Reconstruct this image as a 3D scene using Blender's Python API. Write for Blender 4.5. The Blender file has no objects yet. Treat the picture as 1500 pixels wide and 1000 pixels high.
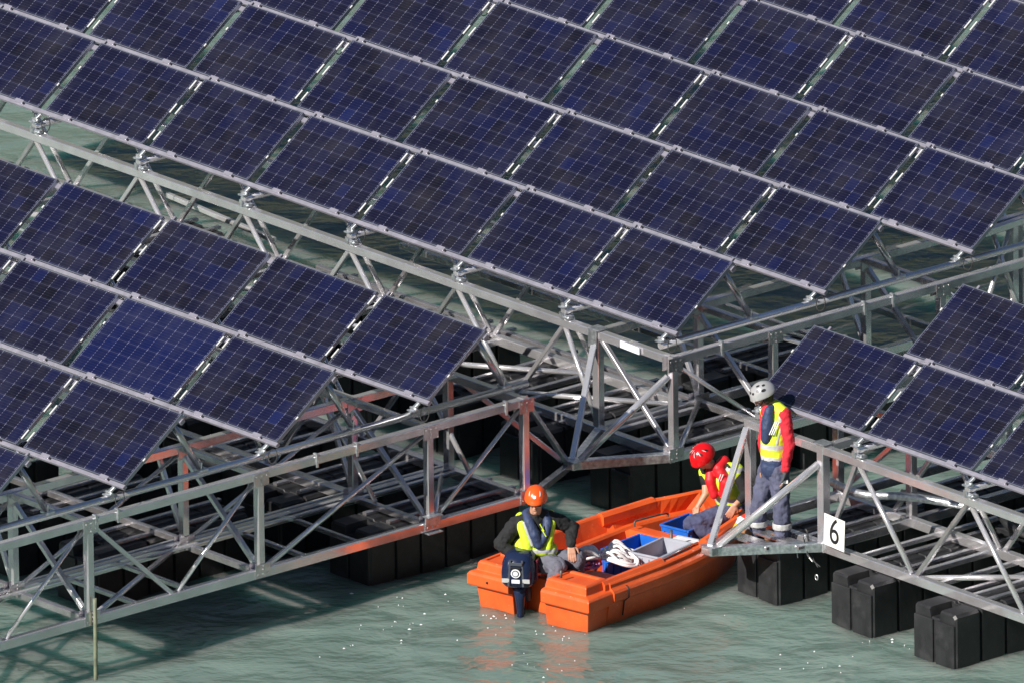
import bpy, bmesh, math, random
from mathutils import Vector, Matrix, Euler
random.seed(7)
scene = bpy.context.scene
COL = scene.collection
PI = math.pi
R_ = math.radians

# ------------------------------------------------------------------ camera
CAM = Vector((223.263, -190.065, 95.279))
AZ, EL, RO = -0.8715048, 0.3144588, -0.0137448
FPX = 42698.56
Fd = Vector((math.sin(AZ)*math.cos(EL), math.cos(AZ)*math.cos(EL), -math.sin(EL)))
_r = Fd.cross(Vector((0, 0, 1))).normalized()
_u = _r.cross(Fd)
Rt = math.cos(RO)*_r + math.sin(RO)*_u
Up = -math.sin(RO)*_r + math.cos(RO)*_u
T = Vector((-Fd.x, -Fd.y, 0)).normalized()          # horizontal, towards the viewer
Rh = Vector((_r.x, _r.y, 0)).normalized()           # horizontal, sideways

def on_plane(px, py, o, n):
    d = Fd + Rt*((px-750)/FPX) - Up*((py-500)/FPX)
    return CAM + d*((Vector(o)-CAM).dot(n)/d.dot(n))
def bz(px, py, z): return on_plane(px, py, (0, 0, z), Vector((0, 0, 1)))

cam = bpy.data.cameras.new('camera'); camo = bpy.data.objects.new('camera', cam); COL.objects.link(camo)
m = Matrix((Rt, Up, -Fd)).transposed().to_4x4(); m.translation = CAM
camo.matrix_world = m
cam.sensor_width = 36; cam.lens = 36*FPX/1500; cam.clip_start = 1; cam.clip_end = 6000
scene.camera = camo

# ------------------------------------------------------------------ materials
def new_mat(name):
    mt = bpy.data.materials.new(name); mt.use_nodes = True
    nt = mt.node_tree; b = nt.nodes['Principled BSDF']
    return mt, nt, b
def N(nt, t, **kw):
    n = nt.nodes.new(t)
    for k, v in kw.items():
        if k.startswith('i_'): n.inputs[int(k[2:])].default_value = v
        else: setattr(n, k, v)
    return n
def L(nt, a, b): nt.links.new(a, b)
def math_n(nt, op, a, b=None, c=None):
    n = nt.nodes.new('ShaderNodeMath'); n.operation = op
    for i, v in enumerate((a, b, c)):
        if v is None: continue
        if isinstance(v, (int, float)): n.inputs[i].default_value = v
        else: nt.links.new(v, n.inputs[i])
    return n.outputs[0]
def mixc(nt, fac, a, b):
    n = nt.nodes.new('ShaderNodeMix'); n.data_type = 'RGBA'
    for s, v in ((0, fac), (6, a), (7, b)):
        if isinstance(v, (int, float)): n.inputs[s].default_value = v
        elif isinstance(v, tuple): n.inputs[s].default_value = (*v, 1) if len(v) == 3 else v
        else: nt.links.new(v, n.inputs[s])
    return n.outputs[2]
def ramp(nt, fac, stops):
    n = nt.nodes.new('ShaderNodeValToRGB'); nt.links.new(fac, n.inputs[0])
    e = n.color_ramp.elements
    while len(e) < len(stops): e.new(0.5)
    for i, (p, c) in enumerate(stops):
        e[i].position = p; e[i].color = (*c, 1) if len(c) == 3 else c
    return n.outputs[0]

def simple(name, col, rough=.5, metal=0, var=.15, scale=12, bump=0, spec=None, bscale=60, dirt=None, coord='Object', stretch=None):
    mt, nt, b = new_mat(name)
    tc = N(nt, 'ShaderNodeTexCoord'); vec = tc.outputs[coord]
    if stretch:
        mp = N(nt, 'ShaderNodeMapping'); mp.inputs['Scale'].default_value = stretch
        L(nt, vec, mp.inputs[0]); vec = mp.outputs[0]
    no = N(nt, 'ShaderNodeTexNoise'); no.inputs['Scale'].default_value = scale; no.inputs['Detail'].default_value = 6
    L(nt, vec, no.inputs['Vector'])
    lo = tuple(c*(1-var) for c in col); hi = tuple(min(1, c*(1+var)) for c in col)
    c = ramp(nt, no.outputs[0], [(.3, lo), (.7, hi)])
    if dirt:
        n2 = N(nt, 'ShaderNodeTexNoise'); n2.inputs['Scale'].default_value = scale*.6; n2.inputs['Detail'].default_value = 10
        n2.inputs['Roughness'].default_value = .7
        L(nt, vec, n2.inputs['Vector'])
        f = ramp(nt, n2.outputs[0], [(.5, (0, 0, 0)), (.72, (1, 1, 1))])
        c = mixc(nt, math_n(nt, 'MULTIPLY', f, dirt[1]), c, dirt[0])
    L(nt, c, b.inputs['Base Color'])
    b.inputs['Metallic'].default_value = metal
    rr = N(nt, 'ShaderNodeMapRange'); L(nt, no.outputs[0], rr.inputs[0])
    rr.inputs[3].default_value = max(.03, rough-.1); rr.inputs[4].default_value = min(1, rough+.12)
    L(nt, rr.outputs[0], b.inputs['Roughness'])
    if spec is not None: b.inputs['Specular IOR Level'].default_value = spec
    if bump:
        n3 = N(nt, 'ShaderNodeTexNoise'); n3.inputs['Scale'].default_value = bscale; L(nt, vec, n3.inputs['Vector'])
        bp = N(nt, 'ShaderNodeBump'); bp.inputs['Strength'].default_value = bump; bp.inputs['Distance'].default_value = .01
        L(nt, n3.outputs[0], bp.inputs['Height']); L(nt, bp.outputs[0], b.inputs['Normal'])
    return mt

ALU = simple('aluminium', (.80, .78, .81), .17, .80, .10, 4, bump=.3, bscale=4, dirt=((.5, .48, .48), .35))
ALU_TUBE = simple('bright_tube_aluminium', (.90, .88, .90), .17, .74, .06, 5, bump=.2, bscale=5, dirt=((.66, .64, .64), .35))
ALU_DULL = simple('weathered_aluminium', (.68, .65, .67), .22, .88, .2, 6, bump=.3, bscale=9, dirt=((.34, .32, .31), .5))
GALV = simple('galvanised_steel', (.74, .77, .82), .34, .9, .28, 26, bump=.2, dirt=((.45, .45, .48), .5))
RAIL = simple('anodised_rail', (.37, .355, .42), .42, .5, .10, 9, dirt=((.22, .21, .25), .6))
PFRAME = simple('panel_frame', (.34, .36, .44), .35, .8, .1, 9)
BOLT = simple('bolt_black', (.02, .02, .022), .4, .3)
WHITE = simple('white_paint', (.82, .82, .80), .5, 0, .05, 8)
STRIPM = simple('strip_label', (.60, .60, .59), .5, 0, .12, 14, dirt=((.35, .35, .35), .5))
SIGNW = simple('sign_paint', (.74, .74, .72), .45, 0, .04, 5, dirt=((.50, .49, .46), .4))
BLACK = simple('black_plastic', (.017, .017, .019), .45, 0, .3, 7, bump=.25, bscale=18, dirt=((.05, .05, .052), .6))
RUBBER = simple('black_rubber', (.018, .018, .02), .5, 0, .2)
def hull_material():
    mt, nt, b = new_mat('orange_plastic')
    tc = N(nt, 'ShaderNodeTexCoord'); sep = N(nt, 'ShaderNodeSeparateXYZ'); L(nt, tc.outputs['Object'], sep.inputs[0])
    def noise(sc, det=6, rough=.6, vec=None):
        n = N(nt, 'ShaderNodeTexNoise'); n.inputs['Scale'].default_value = sc; n.inputs['Detail'].default_value = det; n.inputs['Roughness'].default_value = rough
        L(nt, vec or tc.outputs['Object'], n.inputs['Vector']); return n.outputs[0]
    c = ramp(nt, noise(3), [(.3, (.64, .078, .014)), (.7, (.80, .125, .022))])
    c = mixc(nt, math_n(nt, 'MULTIPLY', ramp(nt, noise(1.6, 8, .7), [(.48, (0, 0, 0)), (.7, (1, 1, 1))]), .5), c, (.50, .075, .02))    # faded, dulled patches
    mp = N(nt, 'ShaderNodeMapping'); mp.inputs['Scale'].default_value = (9, 1.2, 16); L(nt, tc.outputs['Object'], mp.inputs[0])
    c = mixc(nt, math_n(nt, 'MULTIPLY', ramp(nt, noise(2.2, 8, .75, mp.outputs[0]), [(.60, (0, 0, 0)), (.68, (1, 1, 1))]), .45), c, (.30, .07, .04))   # rubbed scuffs
    c = mixc(nt, math_n(nt, 'MULTIPLY', ramp(nt, noise(38, 3, .6), [(.66, (0, 0, 0)), (.72, (1, 1, 1))]), .5), c, (.80, .42, .22))   # pale nicks
    z = math_n(nt, 'ADD', sep.outputs[2], math_n(nt, 'MULTIPLY', noise(6), .10))
    line = N(nt, 'ShaderNodeMapRange'); L(nt, z, line.inputs[0]); line.inputs[1].default_value = .14; line.inputs[2].default_value = .07; line.inputs[3].default_value = 0; line.inputs[4].default_value = .38
    c = mixc(nt, line.outputs[0], c, (.22, .085, .025))     # waterline scum
    L(nt, c, b.inputs['Base Color'])
    rr = N(nt, 'ShaderNodeMapRange'); L(nt, noise(7), rr.inputs[0]); rr.inputs[3].default_value = .24; rr.inputs[4].default_value = .55; L(nt, rr.outputs[0], b.inputs['Roughness'])
    bp = N(nt, 'ShaderNodeBump'); bp.inputs['Strength'].default_value = .4; bp.inputs['Distance'].default_value = .012; L(nt, noise(5, 3), bp.inputs['Height']); L(nt, bp.outputs[0], b.inputs['Normal'])
    return mt
ORANGE = hull_material()
BLUEC = simple('blue_crate_plastic', (.012, .12, .52), .4, 0, .12, 8)
GREYC = simple('grey_crate_plastic', (.34, .36, .42), .45, 0, .08, 8)
WHITEB = simple('white_board', (.72, .73, .76), .5, 0, .08, 8)
ROPEW = simple('white_rope', (.84, .82, .82), .8, 0, .10, 40, bump=.6, bscale=150)
ROPEP = simple('purple_rope', (.34, .16, .36), .8, 0, .25, 40, bump=.6, bscale=150)
SKIN = simple('skin', (.52, .27, .18), .5, 0, .12, 18)
SKIN_D = simple('tanned_skin', (.40, .20, .12), .5, 0, .12, 18)
HAIR = simple('dark_hair', (.02, .014, .01), .6, 0, .3, 60)
BLACKCLOTH = simple('black_fleece', (.012, .012, .014), .85, 0, .3, 14, bump=.5, bscale=30)
GREYCLOTH = simple('grey_work_cloth', (.12, .12, .155), .85, 0, .22, 12, bump=.6, bscale=24, dirt=((.10, .10, .12), .6))
NAVY = simple('navy_cloth', (.055, .062, .13), .85, 0, .25, 12, bump=.6, bscale=24, dirt=((.10, .11, .17), .5))
NAVYW = simple('faded_navy_trousers', (.075, .08, .135), .88, 0, .22, 10, bump=.6, bscale=20, dirt=((.17, .17, .24), .5))
REDCLOTH = simple('red_cloth', (.62, .018, .035), .8, 0, .15, 12, bump=.5, bscale=22)
LIFEBLUE = simple('navy_lifejacket', (.028, .045, .11), .6, 0, .2, 12, bump=.3)
LIFERED = simple('red_lifejacket', (.62, .012, .02), .5, 0, .12, 12, bump=.2)
HELM_O = simple('orange_helmet', (.85, .10, .015), .25, 0, .06, 8)
HELM_R = simple('red_helmet', (.70, .008, .012), .18, 0, .06, 8)
HELM_W = simple('silver_helmet', (.50, .50, .51), .22, .35, .06, 8)
SHOE = simple('tan_leather', (.26, .12, .05), .7, 0, .3, 20, dirt=((.12, .07, .05), .6))
SOLE = simple('dark_sole', (.03, .028, .026), .7)
GLOVE = simple('grey_glove', (.06, .065, .07), .8, 0, .3, 30)
LENS = simple('dark_lens', (.01, .01, .012), .08)
MOTOR = simple('motor_navy', (.012, .02, .055), .16, .1, .2, 6)
MOTORG = simple('motor_grey', (.07, .08, .10), .35, .2)
MOTORR = simple('motor_maroon', (.16, .02, .04), .25)
LIME = simple('hi_vis_lime', (.66, .86, .04), .6, 0, .08, 14, bump=.3, bscale=30)
SILVER = simple('reflective_band', (.50, .50, .50), .4, .2, .1, 30)
POLE = simple('weathered_pole', (.16, .18, .12), .6, 0, .3, 10)
YEL = simple('yellow_paint', (.8, .62, .05), .5)
REDP = simple('red_paint', (.6, .05, .03), .5)
TOOL = simple('tool_metal', (.12, .11, .10), .5, .4, .4, 18)

def cell_material():
    mt, nt, b = new_mat('solar_cells')
    uv = N(nt, 'ShaderNodeUVMap'); sep = N(nt, 'ShaderNodeSeparateXYZ'); L(nt, uv.outputs[0], sep.inputs[0])
    X, Y = sep.outputs[0], sep.outputs[1]
    oi = N(nt, 'ShaderNodeObjectInfo'); rnd = oi.outputs['Random']
    fx = math_n(nt, 'FRACT', X); fy = math_n(nt, 'FRACT', Y)
    dx = math_n(nt, 'ABSOLUTE', math_n(nt, 'SUBTRACT', fx, .5)); dy = math_n(nt, 'ABSOLUTE', math_n(nt, 'SUBTRACT', fy, .5))
    gx = math_n(nt, 'GREATER_THAN', dx, .478); gy = math_n(nt, 'GREATER_THAN', dy, .480)
    corner = math_n(nt, 'GREATER_THAN', math_n(nt, 'ADD', dx, dy), .945)
    bus = math_n(nt, 'FRACT', math_n(nt, 'MULTIPLY', Y, 5.0))
    bd = math_n(nt, 'ABSOLUTE', math_n(nt, 'SUBTRACT', bus, .5))
    busm = math_n(nt, 'LESS_THAN', bd, .085)
    dot = math_n(nt, 'MULTIPLY', math_n(nt, 'LESS_THAN', bd, .20), gx)
    # cell by cell tint
    cx = math_n(nt, 'FLOOR', X); cy = math_n(nt, 'FLOOR', Y)
    cmb = N(nt, 'ShaderNodeCombineXYZ'); L(nt, cx, cmb.inputs[0]); L(nt, cy, cmb.inputs[1]); L(nt, math_n(nt, 'MULTIPLY', rnd, 97.0), cmb.inputs[2])
    wn = N(nt, 'ShaderNodeTexWhiteNoise'); L(nt, cmb.outputs[0], wn.inputs['Vector'])
    # panel-wide drift of tone in groups of cells
    n1 = N(nt, 'ShaderNodeTexNoise'); n1.inputs['Scale'].default_value = .42; n1.inputs['Detail'].default_value = 1; L(nt, cmb.outputs[0], n1.inputs['Vector'])
    v = math_n(nt, 'ADD', math_n(nt, 'MULTIPLY', wn.outputs['Value'], .42), math_n(nt, 'MULTIPLY', n1.outputs[0], .75))
    tint = ramp(nt, v, [(.22, (.0052, .0047, .0085)), (.42, (.0060, .0056, .0155)), (.66, (.0064, .0065, .0235)), (.86, (.0064, .0078, .036)), (1, (.007, .012, .065))])
    blue = math_n(nt, 'GREATER_THAN', math_n(nt, 'ADD', oi.outputs['Alpha'], 0), 1.5)
    tint = mixc(nt, math_n(nt, 'MULTIPLY', blue, .38), tint, (.005, .012, .085))
    c = mixc(nt, math_n(nt, 'MULTIPLY', busm, .20), tint, (.04, .042, .085))
    c = mixc(nt, math_n(nt, 'MULTIPLY', gy, .22), c, (.14, .145, .24))
    c = mixc(nt, math_n(nt, 'MULTIPLY', gx, .12), c, (.12, .125, .22))
    c = mixc(nt, math_n(nt, 'MULTIPLY', corner, .32), c, (.34, .35, .50))
    c = mixc(nt, math_n(nt, 'MULTIPLY', dot, .40), c, (.30, .31, .42))
    # thin dust film, thicker towards the lower edge, and a few dried drips
    tc = N(nt, 'ShaderNodeTexCoord'); ofs = N(nt, 'ShaderNodeVectorMath'); ofs.operation = 'ADD'; L(nt, tc.outputs['Object'], ofs.inputs[0])
    cv = N(nt, 'ShaderNodeCombineXYZ'); L(nt, math_n(nt, 'MULTIPLY', rnd, 60.0), cv.inputs[0]); L(nt, cv.outputs[0], ofs.inputs[1])
    nd = N(nt, 'ShaderNodeTexNoise'); nd.inputs['Scale'].default_value = 2.2; nd.inputs['Detail'].default_value = 7; nd.inputs['Roughness'].default_value = .65; L(nt, ofs.outputs[0], nd.inputs['Vector'])
    df = N(nt, 'ShaderNodeMapRange'); L(nt, nd.outputs[0], df.inputs[0]); df.inputs[1].default_value = .42; df.inputs[2].default_value = .8; df.inputs[3].default_value = 0; df.inputs[4].default_value = .055
    c = mixc(nt, df.outputs[0], c, (.30, .28, .26))
    n5 = N(nt, 'ShaderNodeTexNoise'); n5.inputs['Scale'].default_value = 26; n5.inputs['Detail'].default_value = 1; L(nt, ofs.outputs[0], n5.inputs['Vector'])
    c = mixc(nt, math_n(nt, 'MULTIPLY', math_n(nt, 'GREATER_THAN', n5.outputs[0], .87), .5), c, (.42, .42, .40))
    L(nt, c, b.inputs['Base Color'])
    rr = N(nt, 'ShaderNodeMapRange'); L(nt, nd.outputs[0], rr.inputs[0]); rr.inputs[3].default_value = .10; rr.inputs[4].default_value = .26
    L(nt, rr.outputs[0], b.inputs['Roughness']); b.inputs['IOR'].default_value = 1.45
    b.inputs['Specular IOR Level'].default_value = .42
    return mt
CELLS = cell_material()

def vest_material(name, zs, base=(.66, .86, .04), w=.028):
    """lime cloth with silver bands woven round the body at the given heights (object space)"""
    mt, nt, b = new_mat(name)
    tc = N(nt, 'ShaderNodeTexCoord'); sep = N(nt, 'ShaderNodeSeparateXYZ'); L(nt, tc.outputs['Object'], sep.inputs[0])
    no = N(nt, 'ShaderNodeTexNoise'); no.inputs['Scale'].default_value = 9; L(nt, tc.outputs['Object'], no.inputs['Vector'])
    z = math_n(nt, 'ADD', sep.outputs[2], math_n(nt, 'MULTIPLY', no.outputs[0], .03))
    m_ = None
    for q in zs:
        k = math_n(nt, 'LESS_THAN', math_n(nt, 'ABSOLUTE', math_n(nt, 'SUBTRACT', z, q)), w)
        m_ = k if m_ is None else math_n(nt, 'MAXIMUM', m_, k)
    c = ramp(nt, no.outputs[0], [(.3, tuple(v*.8 for v in base)), (.7, base)])
    c = mixc(nt, m_, c, (.48, .48, .5))
    L(nt, c, b.inputs['Base Color']); b.inputs['Roughness'].default_value = .6
    bp = N(nt, 'ShaderNodeBump'); bp.inputs['Strength'].default_value = .5; bp.inputs['Distance'].default_value = .02
    L(nt, no.outputs[0], bp.inputs['Height']); L(nt, bp.outputs[0], b.inputs['Normal'])
    return mt

def water_material():
    mt, nt, b = new_mat('lake_water')
    tc = N(nt, 'ShaderNodeTexCoord')
    n0 = N(nt, 'ShaderNodeTexNoise'); n0.inputs['Scale'].default_value = .25; n0.inputs['Detail'].default_value = 3; L(nt, tc.outputs['Object'], n0.inputs['Vector'])
    c = ramp(nt, n0.outputs[0], [(.3, (.143, .208, .183)), (.7, (.175, .247, .219))])
    L(nt, c, b.inputs['Base Color'])
    b.inputs['Subsurface Weight'].default_value = 1; b.inputs['Subsurface Radius'].default_value = (.5, 1, .9); b.inputs['Subsurface Scale'].default_value = 1.6
    b.inputs['Roughness'].default_value = .05; b.inputs['IOR'].default_value = 1.33
    mp = N(nt, 'ShaderNodeMapping'); mp.inputs['Rotation'].default_value = (0, 0, R_(-47)); L(nt, tc.outputs['Object'], mp.inputs[0])
    mq = N(nt, 'ShaderNodeMapping'); mq.inputs['Scale'].default_value = (.75, 1.0, 1); L(nt, mp.outputs[0], mq.inputs[0])
    n1 = N(nt, 'ShaderNodeTexNoise'); n1.inputs['Scale'].default_value = 1.75; n1.inputs['Detail'].default_value = 4; n1.inputs['Roughness'].default_value = .5; n1.inputs['Distortion'].default_value = .25; L(nt, mq.outputs[0], n1.inputs['Vector'])
    n2 = N(nt, 'ShaderNodeTexNoise'); n2.inputs['Scale'].default_value = 8; n2.inputs['Detail'].default_value = 2; L(nt, mq.outputs[0], n2.inputs['Vector'])
    n3 = N(nt, 'ShaderNodeTexNoise'); n3.inputs['Scale'].default_value = 20; n3.inputs['Detail'].default_value = 2; L(nt, mq.outputs[0], n3.inputs['Vector'])
    h = math_n(nt, 'ADD', n1.outputs[0], math_n(nt, 'ADD', math_n(nt, 'MULTIPLY', n2.outputs[0], .11), math_n(nt, 'MULTIPLY', n3.outputs[0], .015)))
    bp = N(nt, 'ShaderNodeBump'); bp.inputs['Strength'].default_value = .9; bp.inputs['Distance'].default_value = .15
    L(nt, h, bp.inputs['Height']); L(nt, bp.outputs[0], b.inputs['Normal'])
    return mt
WATER = water_material()

# ------------------------------------------------------------------ mesh helpers
def obj(name, bm, mat, parent=None, smooth=False):
    me = bpy.data.meshes.new(name); bm.to_mesh(me); bm.free()
    me.materials.append(mat)
    if smooth:
        for p in me.polygons: p.use_smooth = True
    o = bpy.data.objects.new(name, me); COL.objects.link(o)
    if parent: o.parent = parent
    return o
def tag(o, label=None, cat=None, group=None, kind=None):
    if label: o['label'] = label
    if cat: o['category'] = cat
    if group: o['group'] = group
    if kind: o['kind'] = kind
    return o
def thing(name, label, cat, loc=(0, 0, 0), group=None, rotz=0):
    o = bpy.data.objects.new(name, None); COL.objects.link(o); o.location = loc; o.rotation_euler = (0, 0, rotz)
    o.empty_display_size = .2
    return tag(o, label, cat, group)
def copy_tree(o, parent=None):
    c = o.copy(); COL.objects.link(c)
    if parent: c.parent = parent
    for ch in list(o.children): copy_tree(ch, c)
    return c

def prism(bm, poly, frame0, frame1, cap=True):
    """sweep 2-D poly between two frames (origin, x, y)"""
    v0 = [bm.verts.new(frame0[0]+frame0[1]*a+frame0[2]*b) for a, b in poly]
    v1 = [bm.verts.new(frame1[0]+frame1[1]*a+frame1[2]*b) for a, b in poly]
    n = len(poly)
    for i in range(n):
        bm.faces.new((v0[i], v0[(i+1) % n], v1[(i+1) % n], v1[i]))
    if cap: bm.faces.new(v0[::-1]); bm.faces.new(v1)
def oct_poly(w, h, c):
    w /= 2; h /= 2
    return [(-w+c, -h), (w-c, -h), (w, -h+c), (w, h-c), (w-c, h), (-w+c, h), (-w, h-c), (-w, -h+c)]
def axes(d, up=Vector((0, 0, 1))):
    d = d.normalized()
    if abs(d.dot(up)) > .98: up = Vector((0, 1, 0))
    x = d.cross(up).normalized(); y = x.cross(d).normalized()
    return x, y
def bar_bm(p0, p1, w, h, c=.006, up=Vector((0, 0, 1)), bm=None):
    bm = bm or bmesh.new(); p0 = Vector(p0); p1 = Vector(p1)
    x, y = axes(p1-p0, up)
    prism(bm, oct_poly(w, h, min(c, w*.3, h*.3)), (p0, x, y), (p1, x, y))
    return bm
def cyl_bm(p0, p1, r0, r1=None, n=14, bm=None, up=Vector((0, 0, 1))):
    bm = bm or bmesh.new(); p0 = Vector(p0); p1 = Vector(p1); r1 = r0 if r1 is None else r1
    x, y = axes(p1-p0, up)
    a = [bm.verts.new(p0+(x*math.cos(t)+y*math.sin(t))*r0) for t in [2*PI*i/n for i in range(n)]]
    b = [bm.verts.new(p1+(x*math.cos(t)+y*math.sin(t))*r1) for t in [2*PI*i/n for i in range(n)]]
    for i in range(n):
        f = bm.faces.new((a[i], a[(i+1) % n], b[(i+1) % n], b[i])); f.smooth = True
    bm.faces.new(a[::-1]); bm.faces.new(b)
    return bm
def box_bm(c, s, bev=.004, bm=None, M=None):
    bm = bm or bmesh.new(); c = Vector(c)
    hx, hy, hz = s[0]/2, s[1]/2, s[2]/2
    b = min(bev, hx*.4, hy*.4, hz*.4)
    vs = []
    rings = [(-hz, b), (-hz+b, 0), (hz-b, 0), (hz, b)]
    for z, ins in rings:
        r = []
        X, Y = hx-ins, hy-ins
        for a, d in ((-X+b, -Y), (X-b, -Y), (X, -Y+b), (X, Y-b), (X-b, Y), (-X+b, Y), (-X, Y-b), (-X, -Y+b)):
            p = Vector((a, d, z))
            if M: p = M @ p
            r.append(bm.verts.new(c+p))
        vs.append(r)
    for i in range(3):
        for j in range(8): bm.faces.new((vs[i][j], vs[i][(j+1) % 8], vs[i+1][(j+1) % 8], vs[i+1][j]))
    bm.faces.new(vs[0][::-1]); bm.faces.new(vs[3])
    return bm
def tube_path(pts, r, n=8, bm=None, closed=False):
    bm = bm or bmesh.new(); pts = [Vector(p) for p in pts]; rings = []
    m_ = len(pts); prev = None
    for i, p in enumerate(pts):
        d = (pts[(i+1) % m_]-pts[i-1]) if (closed or 0 < i < m_-1) else (pts[1]-p if i == 0 else p-pts[-2])
        x, y = axes(d)
        if prev is not None:
            x = (prev-d.normalized()*prev.dot(d.normalized())).normalized(); y = x.cross(d.normalized()).normalized()
        prev = x
        rings.append([bm.verts.new(p+(x*math.cos(2*PI*k/n)+y*math.sin(2*PI*k/n))*r) for k in range(n)])
    for i in range(m_ if closed else m_-1):
        a, b = rings[i], rings[(i+1) % m_]
        for k in range(n):
            f = bm.faces.new((a[k], a[(k+1) % n], b[(k+1) % n], b[k])); f.smooth = True
    if not closed: bm.faces.new(rings[0][::-1]); bm.faces.new(rings[-1])
    return bm
def smooth_path(pts, sub=6):
    pts = [Vector(p) for p in pts]; out = []
    for i in range(len(pts)-1):
        p0 = pts[max(i-1, 0)]; p1 = pts[i]; p2 = pts[i+1]; p3 = pts[min(i+2, len(pts)-1)]
        for k in range(sub):
            t = k/sub
            out.append(.5*((2*p1)+(p2-p0)*t+(2*p0-5*p1+4*p2-p3)*t*t+(3*p1-p0-3*p2+p3)*t**3))
    out.append(pts[-1]); return out

# ------------------------------------------------------------------ layout of the three platforms
LP, SP = 1.65, .992           # panel length, slope length
GAP, PV, TILT = .12066, 2.07599, .633271
PU = LP+GAP
SU = Vector((0, math.cos(TILT), math.sin(TILT)))      # up the slope
SN = Vector((0, -math.sin(TILT), math.cos(TILT)))     # panel normal
WZ = -2.0                      # water level
OA = Vector((0, 0, 0)); OB = Vector((.0127, -7.5934, 0)); OC = Vector((2.2274, -.7887, 0))

# --- solar panel: origin at the lower right corner (sgn -1: extends to -x) we always build x from 0..LP
def make_panel():
    t = thing('solar_panel', '', 'solar panel')
    rot = Matrix((Vector((1, 0, 0)), SU, SN)).transposed()
    def P(a, s, n): return rot @ Vector((a, s, n))
    bm = bmesh.new(); uvl = bm.loops.layers.uv.new('UVMap')
    e = .012
    q = [(e, e), (LP-e, e), (LP-e, SP-e), (e, SP-e)]
    vs = [bm.verts.new(P(a, s, .018)) for a, s in q]; f = bm.faces.new(vs)
    mu, mv = .016/.1618, .012/.161
    for lp, uvv in zip(f.loops, [(-mu, -mv), (10+mu, -mv), (10+mu, 6+mv), (-mu, 6+mv)]): lp[uvl].uv = uvv
    lo = [bm.verts.new(P(a, s, .012)) for a, s in q]; bm.faces.new(lo[::-1])
    for i in range(4): bm.faces.new((lo[i], lo[(i+1) % 4], vs[(i+1) % 4], vs[i]))
    obj('cell_sheet', bm, CELLS, t)
    bm = bmesh.new()
    for (a0, s0, a1, s1) in ((0, 0, LP, 0), (0, SP, LP, SP)):
        off = .006 if s0 == 0 else -.006
        bar_bm(P(a0, s0+off, 0), P(a1, s1+off, 0), .012, .042, .002, up=SN, bm=bm)
    for a in (.006, LP-.006):
        bar_bm(P(a, .013, 0), P(a, SP-.013, 0), .012, .042, .002, up=SN, bm=bm)
    obj('frame', bm, PFRAME, t)
    bm = box_bm(P(LP/2, SP*.9, -.03), (.14, .10, .03), M=rot.to_3x3())
    obj('junction_box', bm, BLACK, t)
    return t, P
panel_proto, PP = make_panel()
# small white strips on the short edges: three long ones on strip edges, two small dots on the others
def strip_bm(a, s, l, w=.019):
    bm = bmesh.new(); bar_bm(PP(a, s-l/2, .018), PP(a, s+l/2, .018), w, .012, .002, up=SN, bm=bm); return bm
STRIPS = {}
for side, a in (('l', -.013), ('r', LP+.013)):
    STRIPS[side] = [(strip_bm(a, s, .125), s) for s in (.145, .53, .875)]
DOTS = {}
for side, a in (('l', -.008), ('r', LP+.008)):
    s = .62 if side == 'l' else .34
    DOTS[side] = [(strip_bm(a, s, .035, .018), s)]
def mesh_of(bm, name):
    me = bpy.data.meshes.new(name); bm.to_mesh(me); bm.free(); me.materials.append(STRIPM); return me
for D in (STRIPS, DOTS):
    for k in D: D[k] = [mesh_of(b, 'edge_strip') for b, s in D[k]]
# clamps on the lower edge: raised plate and black bolt
clamp_bm_plate = bmesh.new()
cl_pl = [];
def clamp_mesh():
    out = []
    for a in (.40, 1.36):
        b1 = box_bm(PP(a-.03, -.006, .02), (.13, .05, .016), .003, M=Matrix((Vector((1, 0, 0)), SU, SN)).transposed())
        b2 = cyl_bm(PP(a+.065, -.022, .012), PP(a+.065, -.022, .034), .010, n=8)
        m1 = bpy.data.meshes.new('clamp'); b1.to_mesh(m1); b1.free(); m1.materials.append(RAIL)
        m2 = bpy.data.meshes.new('bolt'); b2.to_mesh(m2); b2.free(); m2.materials.append(BOLT)
        out.append((m1, m2))
    return out
CLAMPS = clamp_mesh(); clamp_bm_plate.free()
ord_n = ['first', 'second', 'third', 'fourth', 'fifth', 'sixth', 'seventh', 'eighth', 'ninth', 'tenth']
first_used = [False]
def place_panel(org, row, x0, label, group, gl, gr, bluer=False):
    if not first_used[0]: o = panel_proto; first_used[0] = True
    else:
        o = bpy.data.objects.new('solar_panel', None); COL.objects.link(o)
        for ch in list(panel_proto.children):
            if ch.name.split('.')[0] in ('cell_sheet', 'frame', 'junction_box'):
                c = ch.copy(); COL.objects.link(c); c.parent = o
    o.empty_display_size = .2
    jit = random.uniform(-.002, .002)
    o.location = org+Vector((x0, row*PV, jit))
    o.rotation_euler = (random.uniform(-.002, .002), random.uniform(-.0015, .0015), 0)
    tag(o, label, 'solar panel', group)
    for side, g in (('l', gl), ('r', gr)):
        for me in (STRIPS if g == 's' else DOTS)[side]:
            c = bpy.data.objects.new('edge_strip', me); COL.objects.link(c); c.parent = o
    for m1, m2 in CLAMPS:
        c = bpy.data.objects.new('clamp', m1); COL.objects.link(c); c.parent = o
        d = bpy.data.objects.new('bolt', m2); COL.objects.link(d); d.parent = c
    for c in o.children:
        if c.name.startswith('cell_sheet'):
            c.color = (1, 1, 1, 2.0 if bluer else 1.0)
    return o
def joint_u(k):                # k>=1 gap centre measured from the array end
    return -(LP+GAP/2)-(k-1)*PU
rows_A = {0: 8, 1: 9, 2: 8, 3: 7, 4: 6, 5: 5, 6: 4}
start_A = {0: 0, 1: 0, 2: 0, 3: 0, 4: 0, 5: 2, 6: 3}
rowword = ['front row', 'second row', 'third row', 'fourth row', 'fifth row', 'sixth row', 'seventh row']
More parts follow.
